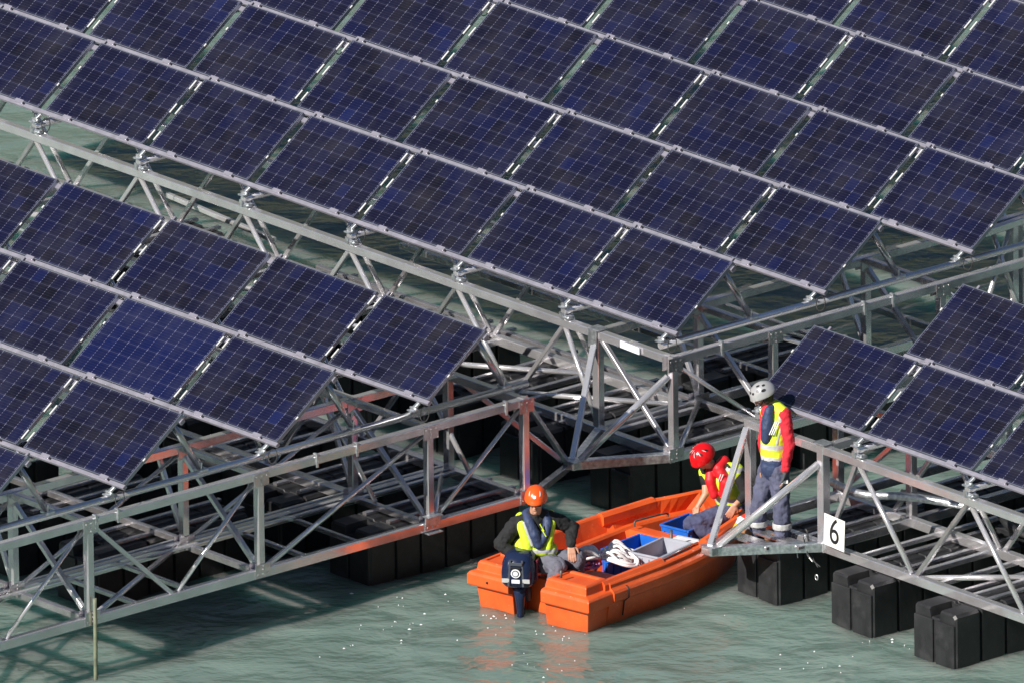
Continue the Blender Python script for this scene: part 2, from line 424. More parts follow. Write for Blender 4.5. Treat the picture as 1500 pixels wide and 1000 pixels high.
for r in rows_A:
    for k in range(start_A[r], rows_A[r]):
        # strips alternate on every other gap, shifted row by row like in the field
        def g(j, r=r):
            if j == 0: return 'd'
            return 's' if (j+1) % 2 == 0 else 'd'
        x0 = -k*PU-LP
        place_panel(OA, r, x0, 'navy panel of the large array, %s row from the front, %s from the right end' % (ord_n[r], ord_n[k]),
                    'panels of the large array', g(k+1), g(k))
for r, n in {-1: 2, 0: 3, 1: 5, 2: 6}.items():
    for k in range(0, n):
        def g(j, r=r):
            if j == 0: return 'd'
            return 's' if j % 2 == (1 if r != 0 else 1) else 'd'
        x0 = -k*PU-LP
        place_panel(OB, r, x0, ('bright blue' if (r, k) == (1, 1) else 'navy')+' panel of the lower left array, %s row, %s from the right end' % (['uppermost', 'second highest', 'third highest', 'lowest'][2-r], ord_n[k]),
                    'panels of the lower left array', g(k+1), g(k), bluer=(r, k) == (1, 1))
for r, n in {0: 4, 1: 3, 2: 2}.items():
    for k in range(0, n):
        def g(j):
            if j == 0: return 'd'
            return 's' if j % 2 == 1 else 'd'
        x0 = k*PU
        place_panel(OC, r, x0, 'navy panel of the right hand array, %s row up, %s from the left end' % (ord_n[r], ord_n[k]),
                    'panels of the right hand array', g(k), g(k+1))

# ------------------------------------------------------------------ mounting racks (rails, rafters' tips, brackets, rear struts)
ZT = -.165                     # axis of the round support tubes
def add(name, bm, mat, par): return obj(name, bm, mat, par)
def rack(org, row, xa, xb, joints, endj, label, group):
    t = thing('mounting_rack', label, 'mounting rack', org+Vector((0, row*PV, 0)), group)
    def P(a, s, n): return Vector((a, 0, 0))+SU*s+SN*n
    add('bottom_rail', bar_bm(P(xa-.02, -.028, -.006), P(xb+.03, -.028, -.006), .046, .040, .004, up=SN), RAIL, t)
    add('top_rail', bar_bm(P(xa-.02, SP-.055, -.045), P(xb+.02, SP-.055, -.045), .06, .045, .004, up=SN), RAIL, t)
    for j, a in enumerate(joints):
        # short rafter tip sticking up past the top edge
        add('rafter_tip', bar_bm(P(a+.065, SP-.12, -.016), P(a+.065, SP+.055, -.016), .030, .03, .003, up=SN), RAIL, t)
        bm = bmesh.new()       # folded bracket from the tube to the bottom rail
        bar_bm(P(a, -.055, -.02), Vector((a-.02, -.095, -.10)), .05, .028, .004, bm=bm)
        bar_bm(Vector((a-.02, -.085, -.085)), Vector((a-.02, -.10, ZT+.028)), .066, .04, .004, bm=bm)
        box_bm((a-.02, -.10, ZT+.045), (.10, .09, .018), .004, bm=bm)
        cyl_bm((a-.075, -.09, -.10), (a+.035, -.09, -.10), .013, n=8, bm=bm)
        add('bracket', bm, GALV, t)
        # rear strut from below the top rail back down to the tube
        top = P(a, SP-.10, -.06); foot = Vector((a-.01, 1.14, ZT+.05))
        add('rear_strut', cyl_bm(top, foot, .036), ALU_TUBE if j % 2 else ALU_DULL, t)
        bm = box_bm((a-.01, 1.15, ZT+.045), (.12, .11, .03), .006)
        bar_bm((a-.01, 1.12, ZT+.04), (a-.01, 1.13, ZT+.13), .085, .02, bm=bm)
        add('strut_foot', bm, GALV, t)
        if (j*7+row*3) % 3 == 0:       # spare loop of string cable hanging below the clamp
            add('cable_loop', tube_path([(a+.12+.07*math.cos(q), -.06+.02*math.sin(q), -.14+.075*math.sin(q)) for q in [2*PI*i/14 for i in range(14)]], .006, 6, closed=True), RUBBER, t)
    if row < 3:
        pts = []
        for i in range(int((xb-xa)/.3)+1):
            pts.append((xa+.3*i, .86+.02*math.sin(i*1.7), .50-.05*abs(math.sin(i*.9))))
        if len(pts) > 3: add('string_cable', tube_path(smooth_path(pts, 3), .009, 6), RUBBER, t)
    return t
CABLES = True
JE = -.13                       # bracket position at an array's free end
for r, n in rows_A.items():
    js = [JE]+[joint_u(k) for k in range(1, n+1)]
    js = js[start_A[r]:]
    xa = -n*PU+.12; xb = (0 if start_A[r] == 0 else joint_u(start_A[r]))
    rack(OA, r, xa, xb, js, True, 'aluminium rails and struts carrying the %s row of the large array' % ord_n[r], 'panel racks')
for r, n in {-1: 2, 0: 3, 1: 5, 2: 6}.items():
    js = [JE]+[joint_u(k) for k in range(1, n+1)]
    rack(OB, r, -n*PU+.12, 0, js, True, 'aluminium rails and struts under the %s row of the lower left array' % ['uppermost', 'second highest', 'third highest', 'lowest'][2-r], 'panel racks')
for r, n in {0: 4, 1: 3, 2: 2}.items():
    js = [-JE]+[-joint_u(k) for k in range(1, n+1)]
    rack(OC, r, 0, n*PU-.12, js, True, 'aluminium rails and struts under the %s row of the right hand array' % ord_n[r], 'panel racks')

# ------------------------------------------------------------------ truss platforms
ZTOP, ZBOT, CH = -.285, -1.36, .09
class Frame:
    def __init__(s, label, org):
        s.o = thing('platform_frame', label, 'metal frame', org, 'frames of the three platforms'); s.n = {}
        s.org = Vector(org)
    def add(s, name, bm, mat):
        s.n[name] = s.n.get(name, 0)+1
        if s.n[name] > 98: bm.free(); return None
        return obj(name, bm, mat, s.o)
    def bar(s, name, p0, p1, w=CH, h=CH, mat=None, c=.006): return s.add(name, bar_bm(Vector(p0)-s.org, Vector(p1)-s.org, w, h, c), mat or ALU)
    def tube(s, name, p0, p1, r=.027, mat=None): return s.add(name, cyl_bm(Vector(p0)-s.org, Vector(p1)-s.org, r), mat or ALU_TUBE)
W_ = 1.22
def hanger(fr, u, v, z):
    bm = bmesh.new()
    box_bm((u+.052, v, z+.0), (.018, .028, .15), .003, bm=bm); box_bm((u+.03, v, z+.072), (.06, .028, .014), .003, bm=bm)
    o = Vector(fr.org)
    for vv in bm.verts: vv.co -= o
    fr.add('hanger', bm, GALV)
def node_clamp(fr, u, v, z):
    bm = bmesh.new()
    box_bm((u, v, z-.012), (.13, .10, .03), .004, bm=bm)
    bar_bm((u-.085, v-.03, z+.008), (u+.075, v-.03, z+.008), .02, .03, bm=bm)
    bar_bm((u-.03, v-.06, z-.02), (u-.03, v-.06, z+.05), .05, .012, bm=bm)
    cyl_bm((u+.05, v-.055, z-.01), (u+.05, v+.05, z-.01), .016, n=8, bm=bm)
    for vv in bm.verts: vv.co -= Vector(fr.org)
    fr.add('node_clamp', bm, GALV)

def u_truss(fr, v, nodes, xa, xb, tubes=True, post_base=None, dirn=1):
    """Warren truss along x at depth v; nodes are top nodes"""
    fr.bar('top_chord', (xa, v, ZTOP), (xb, v, ZTOP))
    fr.bar('bottom_chord', (xa, v, ZBOT), (xb, v, ZBOT), CH, .10)
    for i, u in enumerate(nodes):
        r_to = u+PU/2*dirn; l_to = u-PU/2*dirn
        if i == 0 and post_base is not None: r_to = post_base
        fr.tube('web_tube', (u, v, ZTOP-.05), (r_to-.03*dirn, v, ZBOT+.05), .029)
        fr.bar('web_flat', (u-.03*dirn, v, ZTOP-.05), (l_to+.04*dirn, v, ZBOT+.05), .05, .05, ALU_DULL if i % 2 else ALU)

def v_truss(fr, u, posts, v_lo, v_hi, mirror=1, mat=None, scheme='full', wp=(.085, .082)):
    """posted truss along y at lateral position u; posts sorted from the free corner; mirror=+1: posts go up in v"""
    lo, hi = min(v_lo, v_hi), max(v_lo, v_hi)
    fr.bar('top_chord', (u, lo, ZTOP), (u, hi, ZTOP), CH, CH, mat)
    fr.bar('bottom_chord', (u, lo, ZBOT), (u, hi, ZBOT), CH, .10, mat)
    for v in posts:
        for zz, sg in ((ZTOP, -1), (ZBOT, 1)):
            bm = bmesh.new()
            for sx in (-1, 1):
                x0 = u+sx*(CH/2+.006)
                box_bm((x0, v, zz+sg*.035), (.008, .20, .15), .002, bm=bm)
                for dy in (-.07, 0, .07): cyl_bm((x0, v+dy, zz+sg*.0), (x0+sx*.012, v+dy, zz+sg*.0), .010, n=6, bm=bm)
                for dz in (.05, .09): cyl_bm((x0, v, zz+sg*dz), (x0+sx*.012, v, zz+sg*dz), .010, n=6, bm=bm)
            for q_ in bm.verts: q_.co -= Vector(fr.org)
            fr.add('gusset', bm, ALU_DULL)
    for v in posts: fr.bar('post', (u, v, ZBOT+.05), (u, v, ZTOP-.05 if v != posts[0] else ZTOP+.05), *wp, mat)
    s = mirror
    for i in range(len(posts)-1):
        a, b = posts[i], posts[i+1]
        if i < 2:
            # single diagonal
            fr.tube('web_tube', (u, a+.03*s, ZTOP-.05) , (u, b-.07*s, ZBOT+.05), .024, ALU)
        else:
            mid = (a+b)/2
            fr.tube('web_tube', (u, a+.06*s, ZTOP-.05), (u, mid-.03*s, ZBOT+.05), .024)
            fr.bar('web_flat', (u, b-.06*s, ZTOP-.05), (u, mid+.05*s, ZBOT+.05), .05, .045)

def cross_frame(fr, uo, ui, v, uj=None):
    """between the outer and the inner plane at a post"""
    fr.bar('cross_beam', (ui, v, ZTOP), (uo, v, ZTOP), .07, .07, ALU_DULL)
    fr.bar('cross_beam', (ui, v, ZBOT), (uo, v, ZBOT), .07, .07, ALU_DULL)
    fr.bar('cross_brace', (ui, v, ZTOP-.06), (uo+(.05 if uo < ui else -.05), v, ZBOT+.06), .055, .055, ALU_TUBE)
    if uj is not None: fr.bar('cross_brace', (uj, v, ZTOP+.02), (ui, v, ZBOT+.06), .05, .05, ALU_TUBE)

def supports(fr, joints, v0, v1):
    for u in joints:
        fr.tube('support_tube', (u-.01, v0, ZT), (u-.01, v1, ZT), .040, ALU if abs(u) > 1 else ALU_TUBE)

def nose(fr, tip, pa, pb, pa_top, pb_top):
    """three-legged connecting nose at a platform corner; pa has the flat strut, pb the round tube"""
    fr.bar('nose_beam', tip, (pa[0], pa[1], ZBOT), .085, .085, GALV)
    fr.bar('nose_beam', tip, (pb[0], pb[1], ZBOT), .10, .10, GALV)
    fr.bar('nose_strut', Vector(tip)+Vector((0, 0, .05)), pa_top, .062, .062, ALU_TUBE)
    fr.tube('nose_tube', Vector(tip)+Vector((.06, .06, .05)), pb_top, .040, ALU_TUBE)
    bm = box_bm(Vector(tip)+Vector((.0, .0, 0)), (.17, .13, .092), .02)
    box_bm(Vector(tip)+Vector((.01, .01, .053)), (.20, .17, .012), .003, bm=bm)
    for vv in bm.verts: vv.co -= Vector(fr.org)
    fr.add('nose_cap', bm, GALV)

# ---------------- A: the large platform
FA = Frame('long aluminium truss frame under the large upper array', (0, 0, WZ))
VA0 = -.10; UA = .04; UAi = UA-W_
jA = [joint_u(k) for k in range(1, 8)]
u_truss(FA, VA0, jA, -13.6, UA-.05, post_base=UAi+.02)
u_truss(FA, VA0+W_, jA[1:], -13.6, UAi+.0, tubes=True)
for u in jA: node_clamp(FA, u+.03, VA0+.0, ZTOP+.075)
# corner posts
FA.bar('post', (UAi, VA0, ZBOT-.02), (UAi, VA0, ZTOP+.04), .10, .085)
bm = box_bm((UAi, VA0, ZTOP+.06), (.17, .15, .014), .003); box_bm((UAi-.015, VA0-.066, ZTOP-.04), (.13, .014, .20), .003, bm=bm)
for vv in bm.verts: vv.co -= Vector(FA.org)
FA.add('end_plate', bm, GALV)
FA.bar('web_flat', (UAi+.06, VA0, ZTOP-.04), (UA-.05, VA0, ZBOT+.06), .055, .05)
pA = [VA0, 1.30, 3.66, 6.02, 8.38]
v_truss(FA, UA, pA, VA0+.05, 10.2)
pAi = [1.30, 3.66, 6.02, 8.38]
v_truss(FA, UAi, pAi, VA0+.05, 10.2)
for v in pA[1:]: cross_frame(FA, UA, UAi, v, joint_u(1))
supports(FA, [JE]+jA, VA0-.02, 10.4)
for v in (.55, 2.55, 2.95, 4.9, 5.3): hanger(FA, UA, v, ZTOP)
FA.bar('cross_beam', (UAi, VA0, ZTOP), (UAi, 10.2, ZTOP), .06, .06, ALU_DULL)
# floor diagonals and beams in the bottom plane
for k, u in enumerate(jA):
    m1 = u+PU/2 if k else UAi
    FA.bar('floor_beam', (m1-.10, VA0+.05, ZBOT), (m1-.10, VA0+W_, ZBOT), .06, .06, ALU_DULL)
    FA.bar('floor_beam', (m1+.12, VA0+.05, ZBOT-.01), (m1+.12, VA0+W_, ZBOT-.01), .06, .06, ALU)
    FA.tube('floor_diagonal', (m1-PU+.1, VA0+.06, ZBOT+.02), (m1, VA0+W_-.05, ZBOT+.02), .030)
for a, b in zip(pA, pA[1:]):
    FA.tube('floor_diagonal', (UA-.05, a+.1, ZBOT+.02), (UAi+.05, b-.05, ZBOT+.02), .030)
for v in (1.30, 2.48, 3.66, 4.8): FA.bar('floor_beam', (UAi, v, ZBOT), (-7.5, v, ZBOT), .07, .07, ALU_DULL)
FA.bar('inner_chord', (-2.6, 3.66, ZTOP), (-7.5, 3.66, ZTOP), .08, .08, ALU)
# inner bracing frame seen beyond the right edge of the panels
q1 = bz(1484, 322, ZTOP); q2 = bz(1498, 318, ZTOP)
for q in (q1, q2): FA.bar('post', (q.x, q.y, ZBOT), (q.x, q.y, ZTOP), .09, .08)
FA.bar('floor_diagonal', bz(246, 286, ZBOT), bz(402, 352, ZBOT), .055, .055, ALU_TUBE)
q3 = bz(1440, 342, ZTOP); q4 = bz(1530, 312, ZTOP)
FA.bar('inner_chord', q3, q4, .08, .08, ALU)
FA.tube('cross_tube', bz(1452, 335, ZTOP), bz(1500, 478, ZBOT), .03); FA.tube('cross_tube', q1, bz(1430, 492, ZBOT), .03)
nose(FA, (-.49, -1.06, ZBOT), (UAi, VA0+0), (UA, VA0+0), (UAi+.01, VA0-.07, ZTOP-.12), (UA-.01, VA0-.06, ZTOP-.17))
bm = bar_bm(Vector((-.42, -.168, ZTOP+.0))-FA.org, Vector((-.75, -.152, ZTOP+.0))-FA.org, .012, .075, .002)
FA.add('cover_plate', bm, WHITEB)

# ---------------- B: lower left platform
FB = Frame('aluminium truss frame under the lower left array', (OB.x, OB.y, WZ))
UB = OB.x+.03; UBi = UB-W_-.02
pB = [-2.17, -3.49, -5.81, -8.12, -10.45]
v_truss(FB, UB, pB, -11.2, -2.12, mirror=-1)
v_truss(FB, UBi, pB[1:], -11.2, -2.12, mirror=-1)
FB.bar('post', (UBi, pB[0], ZBOT), (UBi, pB[0], ZTOP), .095, .08)
jB = [OB.x+joint_u(k) for k in range(1, 6)]
for v in pB[1:]: cross_frame(FB, UB, UBi, v, jB[0])
u_truss(FB, -2.17, jB, -9.0, UB-.05)
u_truss(FB, -3.49, jB, -9.0, UBi)
supports(FB, [OB.x+JE]+jB, -11.2, -1.98)
for v in (-2.45, -4.5, -5.05, -7.75, -8.05, -9.8): hanger(FB, UB, v, ZTOP)
for a, b in zip(pB, pB[1:]):
    FB.tube('floor_diagonal', (UB-.05, b+.1, ZBOT+.02), (UBi+.05, a-.15, ZBOT+.02), .030)
for v in pB: FB.bar('floor_beam', (UBi, v+.07, ZBOT), (-7, v+.07, ZBOT), .07, .07, ALU_DULL)
for v in (-4.4, -5.1, -6.7, -7.4, -9.2): FB.bar('floor_strut', (UB-.05, v, ZBOT-.01), (UBi+.02, v, ZBOT-.01), .05, .05, ALU_DULL)
for du in (-.10, .13): FB.bar('rib_channel', (UBi+du, -11, ZBOT+.035), (UBi+du, -2.2, ZBOT+.035), .05, .03, ALU_TUBE)
bm = box_bm((UB+.06, -3.49, ZBOT-.06), (.10, .20, .012), .002); box_bm((UB+.06, -3.49, ZBOT+.07), (.012, .20, .10), .002, bm=bm); box_bm((UB+.06, -3.49, ZBOT+.12), (.10, .20, .012), .002, bm=bm)
for vv in bm.verts: vv.co -= Vector(FB.org)
FB.add('corner_bracket', bm, GALV)
# hinge arm to the neighbouring platform's nose
FB.bar('hinge_arm', (UB, -2.12, ZBOT), (-.49, -1.14, ZBOT-.02), .075, .075, ALU_DULL)
FB.bar('hinge_arm', (UBi, -2.12, ZTOP), (-.60, -1.10, ZBOT+.02), .055, .055, ALU_DULL)
FB.bar('hinge_arm', (UB-.02, -2.12, ZTOP-.02), (-.52, -1.12, ZBOT+.05), .055, .055, ALU_DULL)

# ---------------- C: right hand platform
FC = Frame('aluminium truss frame with the number sign under the right hand array', (OC.x, OC.y, WZ))
VC0 = OC.y-.10; UC = OC.x-.02; UCi = 3.38
jC = [OC.x-joint_u(k) for k in range(1, 5)]
FC.bar('top_chord', (UC, VC0, ZTOP), (9.6, VC0, ZTOP))
FC.bar('bottom_chord', (UC, VC0, ZBOT), (9.6, VC0, ZBOT), CH, .10)
for k, u in enumerate(jC):
    FC.tube('web_tube', (u+.03, VC0, ZTOP-.05), (u+PU/2-.03, VC0, ZBOT+.05), .029)
    FC.bar('web_flat', (u-.03, VC0, ZTOP-.05), (u-PU/2+.05 if k else UCi+.07, VC0, ZBOT+.05), .05, .05, ALU_DULL if k % 2 else ALU)
    node_clamp(FC, u+.03, VC0, ZTOP+.075)
VC1 = VC0+W_
FC.bar('top_chord', (UCi, VC1, ZTOP), (9.6, VC1, ZTOP)); FC.bar('bottom_chord', (UC, VC1, ZBOT), (9.6, VC1, ZBOT), CH, .10)
for k, u in enumerate(jC):
    FC.tube('web_tube', (u+.03, VC1, ZTOP-.05), (u+PU/2-.03, VC1, ZBOT+.05), .029)
    FC.bar('web_flat', (u-.03, VC1, ZTOP-.05), (u-PU/2+.05, VC1, ZBOT+.05), .05, .05)
FC.bar('post', (UCi, VC0, ZBOT-.05), (UCi, VC0, ZTOP+.055), .10, .10)
FC.bar('post', (UC, VC0, ZBOT-.05), (UC, VC0, ZTOP+.055), .10, .085)
bm = box_bm((UCi, VC0, ZTOP+.07), (.17, .15, .014), .003)
for vv in bm.verts: vv.co -= Vector(FC.org)
FC.add('end_plate', bm, GALV)
pC = [VC0+W_, VC0+W_+2.36, VC0+W_+4.7]
for v in pC:
    FC.bar('post', (UC, v, ZBOT), (UC, v, ZTOP), .10, .085); FC.bar('post', (UCi, v, ZBOT), (UCi, v, ZTOP), .10, .085)
    cross_frame(FC, UC, UCi, v)
for u in (UC, UCi):
    FC.bar('top_chord', (u, VC0+.05, ZTOP), (u, 5.2, ZTOP)); FC.bar('bottom_chord', (u, VC0+.05, ZBOT), (u, 5.2, ZBOT), CH, .10)
supports(FC, [OC.x-JE]+jC, VC0-.02, 5.4)
for k, u in enumerate(jC):
    m1 = u+PU/2
    FC.bar('floor_beam', (m1-.10, VC0+.05, ZBOT), (m1-.10, VC1, ZBOT), .06, .06, ALU)
    FC.bar('floor_beam', (m1+.30, VC0+.05, ZBOT-.01), (m1+.30, VC1, ZBOT-.01), .05, .05, ALU_TUBE)
    FC.bar('floor_beam', (m1-.95, VC0+.05, ZBOT-.01), (m1-.95, VC1+1.5, ZBOT-.01), .05, .05, ALU_TUBE)
    FC.tube('floor_diagonal', (m1+.1, VC0+.05, ZBOT+.02), (m1+PU*.62, VC1-.05, ZBOT+.02), .030)
nose(FC, (2.68, -1.86, ZBOT), (UC, VC0), (UCi, VC0), (UC+.0, VC0-.05, ZTOP-.05), (UCi-.02, VC0-.05, ZTOP-.16))
FC.bar('foot_plank', (UC+.1, VC0-.22, ZBOT+.02), (UCi-.08, VC0-.20, ZBOT+.02), .16, .03, ALU_DULL)
FC.bar('foot_plank', (UC+.28, VC0-.48, ZBOT+.02), (UCi-.3, VC0-.46, ZBOT+.02), .16, .03, ALU_DULL)

# ------------------------------------------------------------------ the sign
t = thing('number_sign', 'square white sign with a black number 6 hung on the corner post', 'sign', (3.70, -1.02, -1.10))
M6 = Matrix.Rotation(R_(3), 4, 'Y')
bm = box_bm((0, 0, 0), (.33, .008, .345), .002); bmesh.ops.transform(bm, matrix=M6, verts=bm.verts); obj('plate', bm, SIGNW, t)
for x in (-.11, .11): obj('rivet', cyl_bm((x, -.004, .145), (x, -.010, .145), .008, n=8), GALV, t)
fc = bpy.data.curves.new('digit', 'FONT'); fc.body = '6'; fc.size = .36; fc.align_x = 'CENTER'; fc.align_y = 'CENTER'; fc.extrude = .001
fo = bpy.data.objects.new('digit', fc); COL.objects.link(fo)
dg = bpy.context.evaluated_depsgraph_get(); dg.update()
me = bpy.data.meshes.new_from_object(fo.evaluated_get(dg)); bpy.data.objects.remove(fo)
me.materials.clear(); me.materials.append(BOLT)
d = bpy.data.objects.new('digit', me); COL.objects.link(d); d.parent = t
d.location = (.005, -.0065, 0); d.rotation_euler = (R_(90), R_(3), 0); d.scale = (.95, 1.12, 1)

# ------------------------------------------------------------------ floats
def make_float(length=2.1, w=.66, top=-1.415, bot=-2.32):
    bm = bmesh.new(); h = w/2
    def section(v, ins, ch=0.0, topd=0):
        i = ins
        # cross-section in (x,z): notch channel in the middle of the top, slit down the middle
        ch_d = .10 if ch else .02
        pts = [(-h+i, bot), (-.012, bot), (-.008, bot+.02), (.008, bot+.02), (.012, bot), (h-i, bot), (h-i, top-.03-topd), (h-i-.03, top-topd),
               (.055+ch*.03, top-topd), (.035+ch*.03, top-ch_d-topd), (-.035-ch*.03, top-ch_d-topd), (-.055-ch*.03, top-topd), (-h+i+.03, top-topd), (-h+i, top-.03-topd)]
        return [bm.verts.new((a, v, z)) for a, z in pts]
    secs = []
    rib = .345; n = int(round(length/rib))
    v = 0
    secs.append(section(0, .02, 1, .02)); secs.append(section(.02, 0, 1, 0))
    secs.append(section(.30, 0, 1, 0)); secs.append(section(.302, 0, 0, 0))
    for k in range(1, n):
        c = k*rib
        secs += [section(c-.022, 0), section(c-.014, .028, 0, .01), section(c+.014, .028, 0, .01), section(c+.022, 0)]
    E = n*rib
    secs += [section(E-.02, 0), section(E, .02, 0, .02)]
    secs = secs if n > 1 else secs
    for a, b in zip(secs, secs[1:]):
        m_ = len(a)
        for i in range(m_): bm.faces.new((a[i], b[i], b[(i+1) % m_], a[(i+1) % m_]))
    bm.faces.new(secs[0]); bm.faces.new(secs[-1][::-1])
    # vertical grooves on the front face: two raised half blocks
    for x in (-1, 1):
        box_bm((x*(h/2+.004), -.008, (top+bot)/2-.05), (h-.035, .03, top-bot-.13), .012, bm=bm)
    bmesh.ops.recalc_face_normals(bm, faces=bm.faces)
    return bm
def float_block(loc, label, group, mesh=[None, None]):
    t = thing('float_block', label, 'float', loc, group)
    if mesh[0] is None:
        mesh[0] = obj('body', make_float(), BLACK, t).data
        bm = bmesh.new()
        for x in (-.12, .12):
            bar_bm((x, .36, 0), (x, 2.1, 0), .04, .035, .004, bm=bm)
        for vv in bm.verts: vv.co.z += -1.415+.022-0
        for vv in bm.verts: vv.co.x *= 1.6
        mesh[1] = obj('top_rail', bm, ALU_DULL, t).data
    else:
        for nm, me in zip(('body', 'top_rail'), mesh):
            o = bpy.data.objects.new(nm, me); COL.objects.link(o); o.parent = t
    return t
fl = [((2.74, -1.25, 0), 'black ribbed plastic float beneath the corner where the man in the silver helmet stands'),
      ((4.25, -1.25, 0), 'black ribbed plastic float just right of the number 6 sign'),
      ((5.60, -1.28, 0), 'black ribbed plastic float nearest the lower right corner of the photo')]
for p, lb in fl: float_block(p, lb, 'floats of the right hand platform')
for i, (x, y) in enumerate([(2.74, 1.0), (4.25, 1.0), (5.60, 1.0)]):
    float_block((x, y, 0), 'black float in the inner row behind the %s front float of the right hand platform' % ord_n[i], 'floats of the right hand platform')
for i, (x, y) in enumerate([(-.60, -4.04), (-2.0, -4.1), (-3.4, -4.1), (-4.8, -4.1), (-2.0, -6.6), (-3.4, -6.6), (-4.9, -6.8)]):
    float_block((x, y, 0), 'black float under the lower left platform, %s' % ['at its right corner beside the boat', 'second inward from the boat corner', 'third inward from the boat corner', 'fourth inward from the boat corner',
        'in the second line near the side truss', 'in the second line, next inward', 'in the second line, farthest inward'][i], 'floats of the lower left platform')
for i, (x, y) in enumerate([(-.52, -.50), (-1.95, -.55), (-3.3, -.55), (-4.7, -.55), (-6.9, -.6), (-9.6, -.6), (-.52, 1.9), (-2.1, 1.9)]):
    float_block((x, y, 0), 'black float under the large platform, %s' % ['right behind the orange boat', 'second inward from the boat', 'third inward from the boat', 'fourth inward from the boat',
        'fifth inward from the boat', 'sixth inward from the boat', 'second line, outermost', 'second line, next inward'][i], 'floats of the large platform')

# ------------------------------------------------------------------ boat (own frame: y ahead, x to starboard, z up from the water)
boat = thing('work_boat', 'bright orange plastic work boat with square stern moored between the platforms', 'boat', (1.74, -3.58, WZ), rotz=R_(10))
def wid(f):
    K = [(0, .83), (.6, .86), (1.2, .88), (1.8, .865), (2.3, .79), (2.8, .62), (3.2, .40), (3.5, .17), (3.6, .05)]
    for (a, b), (c, d) in zip(K, K[1:]):
        if f <= c:
            tt = (f-a)/(c-a); return b+(d-b)*tt
    return .04
def sheer(f): return .0 + .09*max(0, (f-1.2)/2.4)**1.6
def hull_section(f, floor, bench=.36, well=.47, pod=False):
    w = wid(f); s = sheer(f); k = max(0, (f-2.4)/1.2); kz = -.16+k*.22
    well = min(well, w*.60)
    q = min(1, w*2)
    h = [(0, kz), (w*.55, kz+.03+k*.05), (w-.13, -.05+k*.15), (w-.07, .25+s), (w-.005, .29+s), (w, .31+s), (w, .38+s), (w-.015, .405+s), (w-.04*q, .425+s),
         (w-.05*q, .435+s), (w-.055*q, .47+s), (w-.07*q, .485+s), (w-.115*q, .485+s), (w-.13*q, .47+s),
         (max(well+.13, w-.22) if w > .45 else w*.5, min(bench, floor+.9)-.17 if f < 2.1 else bench-.02), (well+.115, bench-.16 if f < 2.1 else bench-.02), (well+.09, bench-.01), (well+.07, bench+.012), (well+.01, bench+.015), (well-.012, bench-.01), (well-.05, floor), (0, floor)]
    h = [(max(0, a), b) for a, b in h]
    return h
bm = bmesh.new()
ST = [(.40, .30), (.62, .30), (.64, .10), (2.16, .10), (2.18, .37), (2.34, .37), (2.36, .14), (2.7, .14), (2.9, .16), (2.98, .36), (3.2, .37), (3.4, .38), (3.52, .39), (3.6, .40)]
dense = []
for i, (f, fl_) in enumerate(ST):
    dense.append((f, fl_))
    if i < len(ST)-1:
        g_, fg = ST[i+1]
        n = int((g_-f)/.14)
        for q in range(1, n+1):
            tt = q/(n+1); dense.append((f+(g_-f)*tt, fl_+(fg-fl_)*tt))
rings = []
for f, flo in dense:
    sec = hull_section(f, flo)
    full = [(-a, z) for a, z in sec[::-1]][1:]   # port, from just off the inner centreline down to the keel
    full = full[:-1]
    loop = sec + full                              # starboard keel->inner centre, then port inner->keel
    rings.append([bm.verts.new((a, f, z)) for a, z in loop])
for a, b in zip(rings, rings[1:]):
    n = len(a)
    for i in range(n): bm.faces.new((a[i], a[(i+1) % n], b[(i+1) % n], b[i]))
bm.faces.new(rings[0][::-1]); bm.faces.new(rings[-1])
bmesh.ops.recalc_face_normals(bm, faces=bm.faces)
hull = obj('hull', bm, ORANGE, boat)
bv = hull.modifiers.new('b', 'BEVEL'); bv.width = .026; bv.segments = 3; bv.limit_method = 'ANGLE'; bv.angle_limit = R_(35)
# stern pods either side of the motor well
def pod_bm(x0, x1, outer):
    """stepped stern block, outer: +1 starboard, -1 port; x0<x1"""
    bm = bmesh.new()
    def ringz(z, insb, inso, insi=0):
        a0, a1 = x0+(inso if outer < 0 else insi), x1-(inso if outer > 0 else insi)
        return [(a0, insb), (a1, insb), (a1, .42), (a0, .42)], z
    lv = [ringz(-.15, .17, .20), ringz(-.02, .10, .10), ringz(.235, .075, .075), ringz(.255, .015, .015), ringz(.27, 0, 0), ringz(.38, 0, 0), ringz(.405, .02, .02), ringz(.425, .06, .085, .02), ringz(.505, .075, .095, .03), ringz(.525, .095, .115, .05)]
    R = [[bm.verts.new((a, b, z)) for a, b in pts] for pts, z in lv]
    for a, b in zip(R, R[1:]):
        for i in range(4): bm.faces.new((a[i], a[(i+1) % 4], b[(i+1) % 4], b[i]))
    bm.faces.new(R[0][::-1])
    # sunken top
    t = R[-1]; c = sum((v.co for v in t), Vector())/4
    inn = [bm.verts.new((c.x+(v.co.x-c.x)*.80, c.y+(v.co.y-c.y)*.72, v.co.z)) for v in t]
    for i in range(4): bm.faces.new((t[i], t[(i+1) % 4], inn[(i+1) % 4], inn[i]))
    dn = [bm.verts.new((v.co.x, v.co.y, v.co.z-(.02))) for v in inn]
    for i in range(4): bm.faces.new((inn[i], inn[(i+1) % 4], dn[(i+1) % 4], dn[i]))
    bm.faces.new(dn)
    bmesh.ops.recalc_face_normals(bm, faces=bm.faces)
    return bm
for x0, x1, s in ((-.83, -.27, -1), (.17, .83, 1)):
    p = obj('stern_pod', pod_bm(x0, x1, s), ORANGE, boat)
    b_ = p.modifiers.new('b', 'BEVEL'); b_.width = .045; b_.segments = 5
p = obj('motor_board', box_bm((-.05, .36, .12), (.46, .09, .56), .02), ORANGE, boat)
